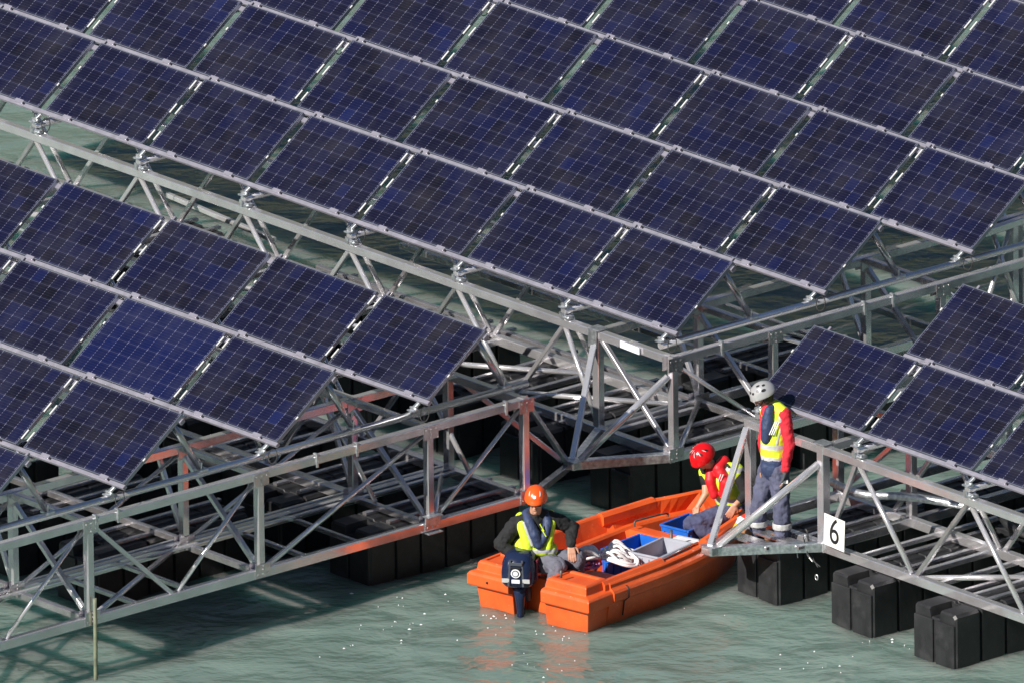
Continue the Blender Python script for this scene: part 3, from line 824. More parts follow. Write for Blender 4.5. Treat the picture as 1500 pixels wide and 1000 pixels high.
# raised side coamings, grab rod, rub strap
for x0, x1, f0, f1 in ((.72, .745, .34, 1.30), (.70, .56, 2.05, 2.75), (-.70, -.56, 2.05, 2.75)):
    bm = bmesh.new(); bar_bm((x0, f0, .435 if f0 < 1 else .45), (x1, f1, .445 if f0 < 1 else .475), .11, .15, .035, bm=bm); obj('side_coaming', bm, ORANGE, boat)
obj('grab_rod', tube_path(smooth_path([(-.36, 2.2, .41), (-.36, 2.21, .46), (-.34, 2.28, .47), (-.28, 2.62, .46), (-.27, 2.64, .42)]), .011), TOOL, boat)
obj('strap', tube_path([(.83, .62, .42), (.867, .62, .38), (.867, .62, .30), (.80, .62, .24), (.775, .62, .08)], .008), RUBBER, boat)
obj('seat_block', box_bm((.16, 1.02, .17), (.56, .34, .20), .05), ORANGE, boat)
obj('keel_fitting', cyl_bm((-.55, -.0, .33), (-.55, -.012, .33), .012, n=10), BOLT, boat)
obj('cleat', cyl_bm((.36, .12, .54), (.36, .12, .62), .012, n=8), TOOL, boat)

def bw(x, f, z):               # boat frame -> world
    c, s = math.cos(R_(10)), math.sin(R_(10))
    return Vector((1.74+x*c-f*s, -3.58+x*s+f*c, WZ+z))

# outboard motor
ob = thing('outboard_motor', 'dark blue outboard motor with round emblem clamped on the stern', 'outboard motor', bw(-.19, .10, -.10), rotz=R_(38)); ob.scale = (1.05, 1.0, 1.0)
def blob_boxes(levels, n=20):
    """loft of superellipse sections: (z, cx, cy, rx, ry, power)"""
    bm = bmesh.new(); R = []
    for z, cx, cy, rx, ry, p in levels:
        ring = []
        for i in range(n):
            t_ = 2*PI*i/n; c, s = math.cos(t_), math.sin(t_)
            ring.append(bm.verts.new((cx+rx*math.copysign(abs(c)**(2/p), c), cy+ry*math.copysign(abs(s)**(2/p), s), z)))
        R.append(ring)
    for a, b in zip(R, R[1:]):
        for i in range(n):
            f = bm.faces.new((a[i], a[(i+1) % n], b[(i+1) % n], b[i])); f.smooth = True
    bm.faces.new(R[0][::-1]); bm.faces.new(R[-1]); return bm
cow = obj('cowling', blob_boxes([(.45, 0, .05, .11, .15, 3.5), (.47, 0, .05, .15, .20, 3.5), (.52, 0, .04, .175, .23, 3.8), (.62, 0, .04, .175, .235, 3.8), (.72, 0, .05, .165, .23, 3.6), (.79, 0, .07, .145, .21, 3.2), (.825, 0, .08, .115, .175, 3), (.84, 0, .09, .06, .12, 2.5)]), MOTOR, ob)
obj('side_panel', box_bm((.176, .10, .63), (.02, .24, .22), .008), MOTORR, ob)
for x in (-.105, .105): obj('silver_stripe', box_bm((x, -.195, .56), (.075, .012, .045), .003), SILVER, ob)
bm = cyl_bm((0, -.198, .645), (0, -.210, .645), .048, n=24); obj('emblem', bm, WHITEB, ob)
bm = cyl_bm((0, -.2105, .645), (0, -.213, .645), .036, n=24); obj('emblem_ring', bm, MOTORG, ob)
bm = cyl_bm((0, -.2135, .645), (0, -.2165, .645), .026, n=24); obj('emblem_centre', bm, WHITEB, ob)
obj('name_plate', box_bm((0, -.20, .555), (.085, .012, .04), .003), WHITEB, ob)
bm = bmesh.new()
for x in (-.075, .075): bar_bm((x, -.20, .50), (x*.8, -.17, .78), .022, .012, .003, bm=bm)
box_bm((0, -.185, .74), (.13, .02, .035), .006, bm=bm)
obj('cowling_rib', bm, MOTORG, ob)
obj('vent_slot', box_bm((0, -.201, .70), (.10, .012, .022), .003), BOLT, ob)
obj('mid_leg', blob_boxes([(-.06, 0, .04, .032, .07, 2.2), (.15, 0, .05, .04, .075, 2.4), (.30, 0, .05, .055, .09, 2.6), (.47, 0, .05, .085, .12, 3)]), MOTOR, ob)
obj('splash_plate', blob_boxes([(-.03, 0, .0, .07, .16, 2.4), (-.005, 0, .0, .085, .19, 2.4), (.015, 0, .0, .06, .15, 2.4), (.10, 0, .03, .035, .07, 2.4)]), MOTORG, ob)
obj('gearcase', blob_boxes([(-.42, 0, .02, .01, .06, 2), (-.30, 0, .0, .045, .15, 2), (-.2, 0, .03, .03, .08, 2), (-.05, 0, .04, .03, .07, 2)]), MOTORG, ob)
bm = box_bm((0, .20, .33), (.16, .14, .22), .02); cyl_bm((-.09, .24, .40), (.09, .24, .40), .03, n=12, bm=bm); obj('clamp_bracket', bm, MOTORG, ob)
obj('tiller', cyl_bm((-.02, .15, .60), (.02, .46, .70), .02, .024), RUBBER, ob)

# crates, ropes and loose gear in the boat
def crate(mat, L_, Wd, H, loc, rot, label, name='storage_crate', ribs=True, hand=True, cat='crate'):
    t = thing(name, label, cat, loc, None, rot)
    bm = bmesh.new(); th = .012
    box_bm((0, 0, th/2), (Wd, L_, th), .003, bm=bm)
    for x in (-1, 1): box_bm((x*(Wd/2-th/2), 0, H/2+th/2), (th, L_, H), .003, bm=bm)
    for y in (-1, 1): box_bm((0, y*(L_/2-th/2), H/2+th/2), (Wd-2*th-.001, th, H), .003, bm=bm)
    obj('box', bm, mat, t)
    bm = bmesh.new()
    for x in (-1, 1): bar_bm((x*(Wd/2+.004), -L_/2-.008, H+.012), (x*(Wd/2+.004), L_/2+.008, H+.012), .028, .022, .003, bm=bm)
    for y in (-1, 1): bar_bm((-Wd/2+.012, y*(L_/2+.002), H+.0125), (Wd/2-.012, y*(L_/2+.002), H+.0125), .024, .021, .003, bm=bm)
    obj('rim', bm, mat, t)
    if ribs:
        bm = bmesh.new()
        for x in (-1, 1):
            for k in range(5): box_bm((x*(Wd/2+.006), -L_/2+L_*(k+.5)/5, H*.45), (.012, .012, H*.8), .002, bm=bm)
            box_bm((x*(Wd/2+.006), 0, H*.5), (.010, L_, .012), .002, bm=bm)
        for y in (-1, 1):
            for k in range(4): box_bm((-Wd/2+Wd*(k+.5)/4, y*(L_/2+.006), H*.45), (.012, .012, H*.8), .002, bm=bm)
            box_bm((0, y*(L_/2+.006), H*.5), (Wd, .010, .012), .002, bm=bm)
        obj('rib_grid', bm, mat, t)
    return t
crate(BLUEC, .62, .40, .24, bw(-.05, 1.84, .10), R_(10), 'open blue plastic crate with a tool inside, left of the grey crate')
crate(GREYC, .58, .36, .16, bw(.50, 1.60, .33), R_(10+4), 'open grey plastic crate with ribbed walls beside the coil of white rope')
crate(BLUEC, .46, .36, .26, bw(-.02, 2.68, .12), R_(10), 'open blue plastic crate in the bow by the kneeling man', ribs=True)
t = thing('hand_winch', 'dark metal hand winch lying in the blue crate', 'tool', bw(-.02, 1.78, .18), None, R_(30))
bm = box_bm((0, 0, .05), (.12, .20, .09), .02); cyl_bm((-.08, .02, .08), (.08, .02, .08), .05, n=16, bm=bm); obj('drum', bm, TOOL, t)
obj('handle', tube_path([(.08, .02, .08), (.12, .02, .08), (.13, .10, .13), (.18, .10, .13)], .01), TOOL, t)
t = thing('wooden_block', 'small wooden block lying behind the winch in the blue crate', 'block', bw(.02, 1.98, .20), None, R_(20))
obj('wedge', box_bm((0, 0, .03), (.07, .10, .05), .008), SHOE, t)
t = thing('white_board', 'flat pale board lying behind the grey crate on the thwart', 'board', bw(.34, 2.14, .385), None, R_(14))
obj('sheet', box_bm((0, 0, .012), (.30, .26, .014), .003), WHITEB, t); obj('batten', box_bm((0, .11, .026), (.28, .02, .012), .003), GREYC, t)
tag(obj('short_post', cyl_bm(bw(.36, 1.93, .34), bw(.35, 1.95, .58), .016, n=10), TOOL), 'short dark post standing at the end of the grey crate', 'post')
tag(obj('boat_hook', cyl_bm(bw(.74, 1.22, .50), bw(.68, 1.98, .50), .011, n=8), ALU_DULL), 'thin grey boat hook along the starboard side of the grey crate', 'boat hook')

def rope_coil(name, c, r, n, mat, label, rr=.011, seed=1, flat=.35, zamp=.06):
    rnd = random.Random(seed); pts = []
    for k in range(n):
        ang = rnd.uniform(0, 2*PI); ra = r*rnd.uniform(.65, 1.15); rb = ra*rnd.uniform(.45, .8)
        ox, oy = rnd.uniform(-.06, .06)*r/.15, rnd.uniform(-.06, .06)*r/.15
        tilt = rnd.uniform(-1, 1); 
        for i in range(12):
            a = 2*PI*i/12
            x, y = ra*math.cos(a), rb*math.sin(a)
            pts.append(Vector(c)+Vector((ox+x*math.cos(ang)-y*math.sin(ang), oy+x*math.sin(ang)+y*math.cos(ang), .02+k*.008+abs(math.sin(a+tilt))*zamp+zamp*.5*math.cos(a)*tilt)))
    o = obj(name, tube_path(smooth_path(pts, 3), rr, 7), mat)
    return tag(o, label, 'rope')
# big tied hank of white rope: loops radiating from a knot
def hank(c, label):
    rnd = random.Random(5); t = thing('rope_hank', label, 'rope', c)
    K = Vector((0, 0, .10))
    for k in range(13):
        ang = rnd.choice([rnd.uniform(-.5, .6), rnd.uniform(-.5, .6)+PI]) + R_(50); ln = rnd.uniform(.26, .44); wd = rnd.uniform(.07, .15); h = rnd.uniform(.03, .15)
        d = Vector((math.cos(ang), math.sin(ang), 0)); s_ = Vector((-d.y, d.x, 0))
        pts = [K, K+d*ln*.45+s_*wd+Vector((0, 0, h)), K+d*ln*.9+s_*wd*.7+Vector((0, 0, h*.3)), K+d*ln+Vector((0, 0, -.03)), K+d*ln*.85-s_*wd*.8+Vector((0, 0, h*.1)), K+d*ln*.4-s_*wd*.9+Vector((0, 0, h*.8)), K]
        obj('loop', tube_path(smooth_path(pts, 6), .016, 7), ROPEW, t)
    obj('knot', tube_path([K+Vector((.035*math.cos(a), .02*math.sin(a), .03*math.sin(a)+.004*i)) for i, a in enumerate([x*.6 for x in range(24)])], .0125, 7), ROPEW, t)
    return t
hank(bw(.14, 1.06, .36), 'tied hank of thick white rope lying beside the grey crate')
rope_coil('rope', bw(.02, .80, .36), .20, 7, ROPEP, 'loose purple rope coiled next to the white rope', seed=3, zamp=.05)
rope_coil('rope', bw(.22, .52, .35), .17, 6, ROPEP, 'flat purple rope coil on the floor by the stern', seed=9, zamp=.02)
t = thing('striped_board', 'red and yellow striped board leaning at the bow', 'board', bw(.62, 2.70, .50), None, R_(10-25))
Mx = Matrix.Rotation(R_(20), 4, 'X')
for k, mt in enumerate((REDP, YEL, WHITEB, REDP)):
    bm = box_bm((0, -.15+k*.1, .02), (.16, .098, .012), .002); bmesh.ops.transform(bm, matrix=Mx, verts=bm.verts); obj('stripe', bm, mt, t)

# pole hanging in the water by the left truss, lashings and pipes
tag(obj('mooring_pole', tube_path([(UB+.09, -8.12, -1.10), (UB+.09, -8.12, -1.5), (UB+.105, -8.14, -2.0), (UB+.08, -8.12, -3.2)], .022, 10), POLE), 'thin weathered pole standing in the water against the left truss', 'pole')
t = thing('lashing', 'bundle of dark straps and shackles hanging under the sign corner', 'strap', (3.30, -.98, -1.36))
rnd = random.Random(11)
for k in range(6):
    a = Vector((rnd.uniform(-.22, .05), rnd.uniform(-.1, .05), rnd.uniform(0, .12))); b = a+Vector((rnd.uniform(0, .25), rnd.uniform(-.08, .08), -rnd.uniform(.15, .36)))
    obj('strap', tube_path(smooth_path([a, (a+b)/2+Vector((rnd.uniform(-.08, .08), 0, -.05)), b]), .007, 6), RUBBER if k % 3 else GALV, t)
obj('shackle', tube_path([(.12+.022*math.cos(a), -.05, -.30+.03*math.sin(a)) for a in [2*PI*i/10 for i in range(10)]], .007, 6, closed=True), GALV, t)
tag(obj('cable_pipe', tube_path(smooth_path([(2.9, .6, ZBOT+.13), (3.4, .9, ZBOT+.10), (3.9, 1.0, ZBOT+.16), (4.6, .75, ZBOT+.08), (5.4, .9, ZBOT+.1)]), .05, 12), RUBBER), 'thick black corrugated cable pipe lying behind the number sign', 'pipe')
tag(obj('cable_pipe', tube_path(smooth_path([(2.3, .1, ZBOT+.25), (3.0, -.05, ZBOT+.30), (3.5, .3, ZBOT+.30), (4.2, .75, ZBOT+.22)]), .045, 12), GALV), 'grey pipe running behind the standing man towards the sign', 'pipe')
tag(obj('cable', tube_path(smooth_path([(-1.2, -3.3, ZTOP), (-1.15, -3.32, ZTOP-.35), (-1.05, -3.3, ZTOP-.55), (-.95, -3.28, ZTOP-.45), (-.9, -3.25, ZTOP-.6)]), .018, 8), RUBBER), 'short black cable loop hanging inside the lower left truss', 'cable')

# ------------------------------------------------------------------ people
def capsules(bm, items):
    """items: (p0, r0, p1, r1) round cones with hemispherical ends"""
    for it in items:
        p0, r0, p1, r1 = Vector(it[0]), it[1], Vector(it[2]), it[3]
        sq = it[4] if len(it) > 4 else 1.0       # flattening across sqaxis
        ax = Vector(it[5]).normalized() if len(it) > 5 else None
        d = p1-p0
        if d.length < 1e-5: d = Vector((0, 0, 1e-4)); p1 = p0+d
        dn = d.normalized(); x, y = axes(d, ax if ax is not None else Vector((0, 0, 1)))
        # with ax given, y is close to ax: squash along y
        n = 16; rings = []
        for a in (-80, -50, -20, 0): rings.append((p0+dn*r0*math.sin(R_(a)), r0*math.cos(R_(a))))
        for a in (0, 20, 50, 80): rings.append((p1+dn*r1*math.sin(R_(a)), r1*math.cos(R_(a))))
        R = []
        for c, r in rings: R.append([bm.verts.new(c+x*math.cos(2*PI*i/n)*r+y*math.sin(2*PI*i/n)*r*sq) for i in range(n)])
        for a, b in zip(R, R[1:]):
            for i in range(n): bm.faces.new((a[i], a[(i+1) % n], b[(i+1) % n], b[i]))
        bm.faces.new(R[0][::-1]); bm.faces.new(R[-1])
def remeshed(name, items, voxel, mat, parent, smooth_it=4, wrinkle=0, wsize=.09, cut=None):
    bm = bmesh.new(); capsules(bm, items)
    bmesh.ops.recalc_face_normals(bm, faces=bm.faces)
    me = bpy.data.meshes.new(name); bm.to_mesh(me); bm.free()
    o = bpy.data.objects.new(name, me); COL.objects.link(o)
    rm = o.modifiers.new('r', 'REMESH'); rm.mode = 'VOXEL'; rm.voxel_size = voxel
    if smooth_it:
        s = o.modifiers.new('s', 'SMOOTH'); s.iterations = smooth_it; s.factor = .5
    if wrinkle:
        tx = bpy.data.textures.new(name, 'CLOUDS'); tx.noise_scale = wsize; tx.noise_depth = 2
        dm = o.modifiers.new('d', 'DISPLACE'); dm.texture = tx; dm.strength = wrinkle; dm.mid_level = .5
    dg = bpy.context.evaluated_depsgraph_get(); dg.update()
    nm = bpy.data.meshes.new_from_object(o.evaluated_get(dg)); bpy.data.objects.remove(o)
    if cut:
        b2 = bmesh.new(); b2.from_mesh(nm)
        rem = [f for f in b2.faces if cut(f.calc_center_median())]
        bmesh.ops.delete(b2, geom=rem, context='FACES')
        b2.to_mesh(nm); b2.free()
    nm.materials.clear(); nm.materials.append(mat); nm.name = name
    for p in nm.polygons: p.use_smooth = True
    q = bpy.data.objects.new(name, nm); COL.objects.link(q); q.parent = parent
    if cut:
        sm = q.modifiers.new('t', 'SOLIDIFY'); sm.thickness = .008; sm.offset = 1
    return q
def hand_items(wrist, d, nrm, s=1.0, curl=.5, thumb=1, spread=.012):
    """palm and five fingers. d: finger direction, nrm: back of the hand, thumb side sign along d x nrm"""
    d = Vector(d).normalized(); nrm = (Vector(nrm)-d*Vector(nrm).dot(d)).normalized(); sd = d.cross(nrm).normalized()*thumb
    w = Vector(wrist); it = []
    for k, off in enumerate((-.027, -.009, .009, .027)):
        it.append((w+sd*off*.55*s, .016*s, w+d*.085*s+sd*off*s, .0135*s))
    for k, (off, ln) in enumerate(((-.030, .062), (-.010, .078), (.010, .084), (.030, .074))):
        a = w+d*.085*s+sd*off*s
        d1 = (d*math.cos(curl)-nrm*math.sin(curl)+sd*off*1.2).normalized(); b = a+d1*ln*.5*s
        d2 = (d*math.cos(curl*2)-nrm*math.sin(curl*2)+sd*off*1.2).normalized(); c = b+d2*ln*.5*s
        it += [(a, .0095*s, b, .0088*s), (b, .0088*s, c, .0075*s)]
    a = w+sd*.022*s+d*.015*s; b = a+(sd*.8+d*.7-nrm*.25).normalized()*.045*s; c = b+(d+sd*.2-nrm*.4).normalized()*.035*s
    it += [(a, .015*s, b, .0115*s), (b, .0115*s, c, .009*s)]
    return it
def head_items(c, face, up, s=1.0):
    f = Vector(face).normalized(); u = (Vector(up)-f*Vector(up).dot(f)).normalized(); r = f.cross(u)
    c = Vector(c); it = [(c+u*.025*s-f*.015*s, .088*s, c+u*.02*s+f*.02*s, .082*s), (c-u*.03*s+f*.02*s, .066*s, c-u*.085*s+f*.05*s, .036*s),
        (c+f*.088*s+u*.005*s, .011*s, c+f*.108*s-u*.03*s, .016*s),           # nose
        (c+f*.085*s-u*.062*s+r*.018*s, .010*s, c+f*.085*s-u*.062*s-r*.018*s, .010*s),   # mouth
        (c+f*.068*s-u*.10*s, .022*s, c+f*.062*s-u*.10*s, .022*s),           # chin
        (c+f*.082*s+u*.022*s+r*.04*s, .013*s, c+f*.085*s+u*.024*s-r*.04*s, .013*s)]  # brow
    for k in (-1, 1): it += [(c+r*k*.086*s+u*.01*s, .018*s, c+r*k*.088*s-u*.02*s, .012*s, .6)]
    return it
def helmet_bm(c, face, up, rx=.112, ry=.135, rz=.115, brim=.03, cut=-.02, n=32, vents=None):
    f = Vector(face).normalized(); u = (Vector(up)-f*Vector(up).dot(f)).normalized(); r = f.cross(u); c = Vector(c)
    bm = bmesh.new(); R = []
    lev = [(-8, 1.0), (-4, 1.02), (4, 1.0), (14, 1), (25, 1), (37, 1), (50, 1), (62, 1), (74, 1), (84, 1)]
    for a, k in lev:
        rr, zz = math.cos(R_(a))*k, math.sin(R_(a)); ring = []
        for i in range(n):
            t_ = 2*PI*i/n; cx, cy = math.cos(t_), math.sin(t_)
            ex = 1.0
            if a <= -4 and cy > 0: ex = 1+brim/ry*cy*cy*(1.0 if a == -8 else .9)
            ring.append(bm.verts.new(c+r*rx*rr*cx+f*ry*rr*cy*ex+u*(rz*zz+cut)))
        R.append(ring)
    for a, b in zip(R, R[1:]):
        for i in range(n):
            fc_ = bm.faces.new((a[i], a[(i+1) % n], b[(i+1) % n], b[i])); fc_.smooth = True
    fc_ = bm.faces.new(R[-1]); fc_.smooth = True
    bm.faces.new(R[0][::-1])
    return bm
def ell_patch(c, face, up, az, el, w, h, mat, par, name, rx=.112, ry=.135, rz=.115, cut=-.02, lift=.003, yaw=0):
    """small raised oval lying on a helmet"""
    f = Vector(face).normalized(); u = (Vector(up)-f*Vector(up).dot(f)).normalized(); r = f.cross(u)
    def S(a, e): return Vector(c)+r*(rx+lift)*math.cos(e)*math.sin(a)+f*(ry+lift)*math.cos(e)*math.cos(a)+u*((rz+lift)*math.sin(e)+cut)
    bm = bmesh.new(); ring = []; ring2 = []
    for i in range(16):
        t_ = 2*PI*i/16; dx, dy = w*math.cos(t_), h*math.sin(t_)
        dx, dy = dx*math.cos(yaw)-dy*math.sin(yaw), dx*math.sin(yaw)+dy*math.cos(yaw)
        p = S(R_(az)+dx, R_(el)+dy); ring.append(bm.verts.new(p)); ring2.append(bm.verts.new(p-(p-Vector(c)).normalized()*.012))
    bm.faces.new(ring)
    for i in range(16): bm.faces.new((ring2[i], ring2[(i+1) % 16], ring[(i+1) % 16], ring[i]))
    return obj(name, bm, mat, par)

class Man:
    def __init__(s, label, ref):
        s.ref = Vector(ref); s.o = thing('person', label, 'person', ref)
    def J(s, px, py, t=0.0):
        """joint seen at (px,py) of the photograph, t metres nearer the viewer than the figure's own plane"""
        return on_plane(px, py, s.ref+T*t, T)-s.ref

X_, Z_ = Rh, Vector((0, 0, 1))
# ---- man standing on the right hand platform
m3 = Man('man standing in silver helmet, red sleeves, lime vest and navy trousers on the platform corner', bz(1120, 787, -1.405))
J = m3.J
hd = J(1117, 578, .02); nk = J(1130, 592); ch = J(1136, 622); wa = J(1135, 658); pe = J(1132, 680)
shn = J(1149, 606, .10); shf = J(1124, 604, -.14)
eln = J(1156, 650, .16); wrn = J(1150, 690, .17)
elf = J(1118, 648, -.20); wrf = J(1122, 680, -.08)
hpl = J(1125, 690, -.07); hpr = J(1141, 690, .07)
kl = J(1112, 740, -.02); al = J(1109, 777, -.06); kr = J(1145, 740, .10); ar = J(1146, 782, .08)
face = (-Rh*.78+T*.22-Z_*.55)
body = head_items(hd, face, Z_, .98)+[(hd-Z_*.05+Rh*.03, .058, nk, .062), (nk, .07, ch, .12), (ch, .13, wa, .115), (wa, .12, pe, .13),
   (shn, .05, eln, .040), (eln, .040, wrn, .028), (shf, .05, elf, .040), (elf, .040, wrf, .028), (shn, .06, nk, .055), (shf, .06, nk, .055),
   (hpl, .085, kl, .06), (kl, .058, al, .04), (hpr, .085, kr, .06), (kr, .058, ar, .04)]
body += hand_items(wrn-Z_*.01, (-Z_*1-Rh*.12), Rh, 1, .35, 1)+hand_items(wrf, (-Rh*.6-Z_*.6+T*.4), -Rh, 1, .5, -1)
remeshed('body', body, .0065, SKIN_D, m3.o, 3)
remeshed('hair', [(hd-Z_*.005+Rh*.055, .062, hd-Z_*.07+Rh*.07, .045), (hd+Rh*.03+T*.05, .045, hd-Z_*.05+Rh*.045+T*.055, .035)], .007, HAIR, m3.o, 2)
remeshed('sweater', [(nk-Z_*.02, .075, ch, .135), (ch, .13, wa, .115), (shn, .075, eln, .060), (eln, .060, wrn+Z_*.02, .043), (shf, .075, elf, .058), (elf, .058, wrf+Z_*.02, .042), (shn, .075, nk-Z_*.03, .06), (shf, .075, nk-Z_*.03, .06)], .010, REDCLOTH, m3.o, 3, .028, .055)
V3 = vest_material('lime_vest_standing', (wa.z-.055, wa.z+.075), w=.024)
obj('vest_edge_band', tube_path(smooth_path([nk+Rh*.085+T*.02-Z_*.03, shn-Rh*.045+T*.045-Z_*.02, ch+T*.135+Rh*.065+Z_*.03, ch+T*.13+Rh*.03-Z_*.08, wa+T*.135+Rh*.02+Z_*.10]), .020, 10), SILVER, m3.o)
remeshed('vest', [(wa+Z_*.10, .152, wa-Z_*.08, .150), (wa+Z_*.10+Rh*.010, .150, ch+Rh*.025-Z_*.02, .150), (ch+Rh*.025, .148, nk+Rh*.035-Z_*.07, .105), (shn+Z_*.002-Rh*.015+T*-.012, .080, nk+Rh*.03-Z_*.02, .078), (shf, .078, nk, .07)], .010, V3, m3.o, 3, .012, .07)
fr3 = (-Rh*.85+T*.5).normalized()
remeshed('lifejacket', [(nk+Rh*.055+Z_*.0, .045, nk+fr3*.03+T*.075-Z_*.04, .052), (nk+fr3*.03+T*.075-Z_*.04, .054, ch+fr3*.10+T*.06, .068), (ch+fr3*.10+T*.06, .068, wa+fr3*.105+T*.045+Z_*.15, .056),
   (nk+fr3*.03-T*.08-Z_*.05, .05, ch+fr3*.10-T*.05, .07), (ch+fr3*.10-T*.05, .07, wa+fr3*.10+Z_*.13-T*.02, .06), (nk+Rh*.055, .045, nk+fr3*.03-T*.08-Z_*.05, .045)], .009, LIFEBLUE, m3.o, 3, .010, .05)
remeshed('shirt_front', [(nk+fr3*.05-Z_*.0, .045, nk+fr3*.085-Z_*.07, .045)], .008, REDCLOTH, m3.o, 2)
remeshed('harness_belt', [(wa+Z_*-.10, .152, wa-Z_*.20, .150), (wa-Z_*.17+fr3*.10, .07, wa-Z_*.22+fr3*.10, .06)], .011, LIFEBLUE, m3.o, 3, .014, .05)
for k in range(3):
    a = ch+T*.162+fr3*.02+Z_*.10+Rh*(.020+.022*k); obj('stripe', bar_bm(a-T*.03, a-Z_*.15-Rh*.07+T*.005, .009, .012), WHITE, m3.o)
remeshed('trousers', [(wa-Z_*.10, .125, pe, .138), (pe, .12, hpl, .112), (pe, .12, hpr, .112), (hpl, .112, kl, .088), (kl, .090, al-Z_*.0, .084), (hpr, .112, kr, .092), (kr, .092, ar, .086)], .010, NAVYW, m3.o, 2, .042, .075)
for a_, b_ in ((kl, al), (kr, ar)):
    c_ = a_*.32+b_*.68; remeshed('reflective_band', [(c_+Z_*.018, .096, c_-Z_*.018, .096)], .008, SILVER, m3.o, 2, .008, .06, cut=lambda q, c_=c_: abs(q.z-c_.z) > .03)
for a_ in (al, ar):
    g = a_-Z_*.02; f_ = (-Rh*.95+T*.25).normalized()
    zb = .0-(0)
    remeshed('boot', [(Vector((g.x, g.y, .085)), .052, Vector((g.x, g.y, .05)), .046), (Vector((g.x, g.y, .045))-f_*.04, .042, Vector((g.x, g.y, .038))+f_*.13, .040), (Vector((g.x, g.y, .045))+f_*.10, .044, Vector((g.x, g.y, .035))+f_*.16, .036)], .008, SHOE, m3.o, 3)
    bm = bar_bm(Vector((g.x, g.y, .006))-f_*.09, Vector((g.x, g.y, .006))+f_*.20, .09, .022, .006); obj('sole', bm, SOLE, m3.o)
gl = hand_items(wrn-Z_*.01, (-Z_*1-Rh*.12), Rh, 1.18, .35, 1)+[(wrn+Z_*.03, .034, wrn-Z_*.02, .032)]
remeshed('glove', gl, .0065, GLOVE, m3.o, 2)
obj('glove_label', box_bm(wrn-Z_*.10+T*.045-Rh*.005, (.012, .07, .035), .004, M=Matrix((T, Rh, Z_)).transposed()), WHITE, m3.o)
hc = hd+Z_*.035+Rh*.0; hf, hu = (-Rh*.85+T*.10-Z_*.38), (Z_*.93-Rh*.42+T*.05)
hl = obj('helmet', helmet_bm(hc, hf, hu, .125, .148, .135, .006), HELM_W, m3.o)
for az, el, w, h in ((68, 38, .16, .12), (98, 30, .20, .11), (40, 30, .12, .10), (75, 62, .30, .09), (115, 52, .2, .09), (18, 34, .12, .1)):
    ell_patch(hc, hf, hu, -az, el, w, h, BOLT, m3.o, 'helmet_vent', .125, .148, .135)
    if el > 60 or az == 18: ell_patch(hc, hf, hu, az, el, w, h, BOLT, m3.o, 'helmet_vent', .125, .148, .135)
obj('chin_strap', tube_path(smooth_path([hc+T*.105-Z_*.03+Rh*.03, hd-Z_*.10+T*.04-Rh*.02, hd-Z_*.115-Rh*.03]), .006, 6), BOLT, m3.o)

# ---- man kneeling in the bow
m2 = Man('man kneeling in the bow in red helmet and lime vest, reaching down to the crate', bw(.02, 2.78, .20))
J = m2.J
hd = J(1028, 669, .10); nk = J(1044, 682, .03); ch = J(1054, 703, .0); wa = J(1066, 726, -.02); pe = J(1074, 747, -.03)
shn = J(1034, 690, -.12); shf = J(1079, 688, .10)      # viewer-left / viewer-right shoulders
ell_ = J(1034, 722, -.02); wrl = J(1022, 742, .04)
elr = J(1094, 722, .14); wrr = J(1077, 739, .24)
hpl = J(1064, 750, .06); hpr = J(1078, 752, -.06); kl = J(1012, 768, .20); al = J(1040, 782, .22); kr = J(1030, 778, -.06); ar = J(1062, 790, -.10)
face = (-Rh*.6+T*.45-Z_*.75)
body = head_items(hd, face, Z_, .98)+[(hd-Z_*.04+Rh*.03, .056, nk, .062), (nk, .07, ch, .115), (ch, .125, wa, .115), (wa, .12, pe, .125),
   (shn, .05, ell_, .040), (ell_, .036, wrl, .027), (shf, .05, elr, .040), (elr, .038, wrr, .027), (shn, .06, nk, .055), (shf, .06, nk, .055),
   (hpl, .085, kl, .06), (kl, .058, al, .04), (hpr, .085, kr, .06), (kr, .058, ar, .04)]
body += hand_items(wrl, (-Z_*.9-Rh*.25+T*.1), -Rh*.6+T*.6, 1.05, .35, 1)+hand_items(wrr, (-Z_*.85-Rh*.5+T*.1), T, 1.05, .35, -1)
remeshed('body', body, .0065, SKIN, m2.o, 3)
remeshed('shirt', [(nk, .075, ch, .125), (ch, .128, wa, .118), (wa, .118, pe, .12), (shn, .072, ell_*.45+shn*.55, .062), (shf, .074, elr, .062), (elr, .060, elr*.45+wrr*.55, .048), (shn, .075, nk, .06), (shf, .075, nk, .06)], .010, BLACKCLOTH, m2.o, 3, .014, .06)
V2 = vest_material('lime_vest_kneeling', (wa.z+.0, wa.z+.36), w=.024)
remeshed('vest', [(nk-Z_*.05+Rh*.04, .08, ch+Rh*.0, .143), (ch, .148, wa, .142), (wa, .142, wa-Z_*.07+Rh*.02, .138), (shf-Z_*.02, .085, ch+Rh*.02, .12), (shn-Z_*.01, .08, ch, .11), (shf-Z_*.0, .08, nk+Rh*.04, .06)], .010, V2, m2.o, 3, .012, .07)
fr2 = (-Rh*.35+T*.9-Z_*.1).normalized()
remeshed('lifejacket', [(nk+Rh*.12+Z_*.05, .065, nk+Rh*.06+T*.08-Z_*.0, .066), (nk+Rh*.06+T*.08-Z_*.0, .064, J(1063, 705, .16), .062), (J(1062, 705, .16), .064, J(1061, 724, .14), .056),
    (nk-Rh*.02+T*.02, .05, J(1040, 702, .12), .056), (J(1040, 702, .12), .056, J(1046, 724, .14), .048)], .009, LIFERED, m2.o, 3, .008, .05)
for k in range(2):
    a = J(1056+k*3.5, 694, .215); b = J(1052+k*3.5, 704, .215); obj('stripe', bar_bm(a, b, .008, .008), WHITE, m2.o)
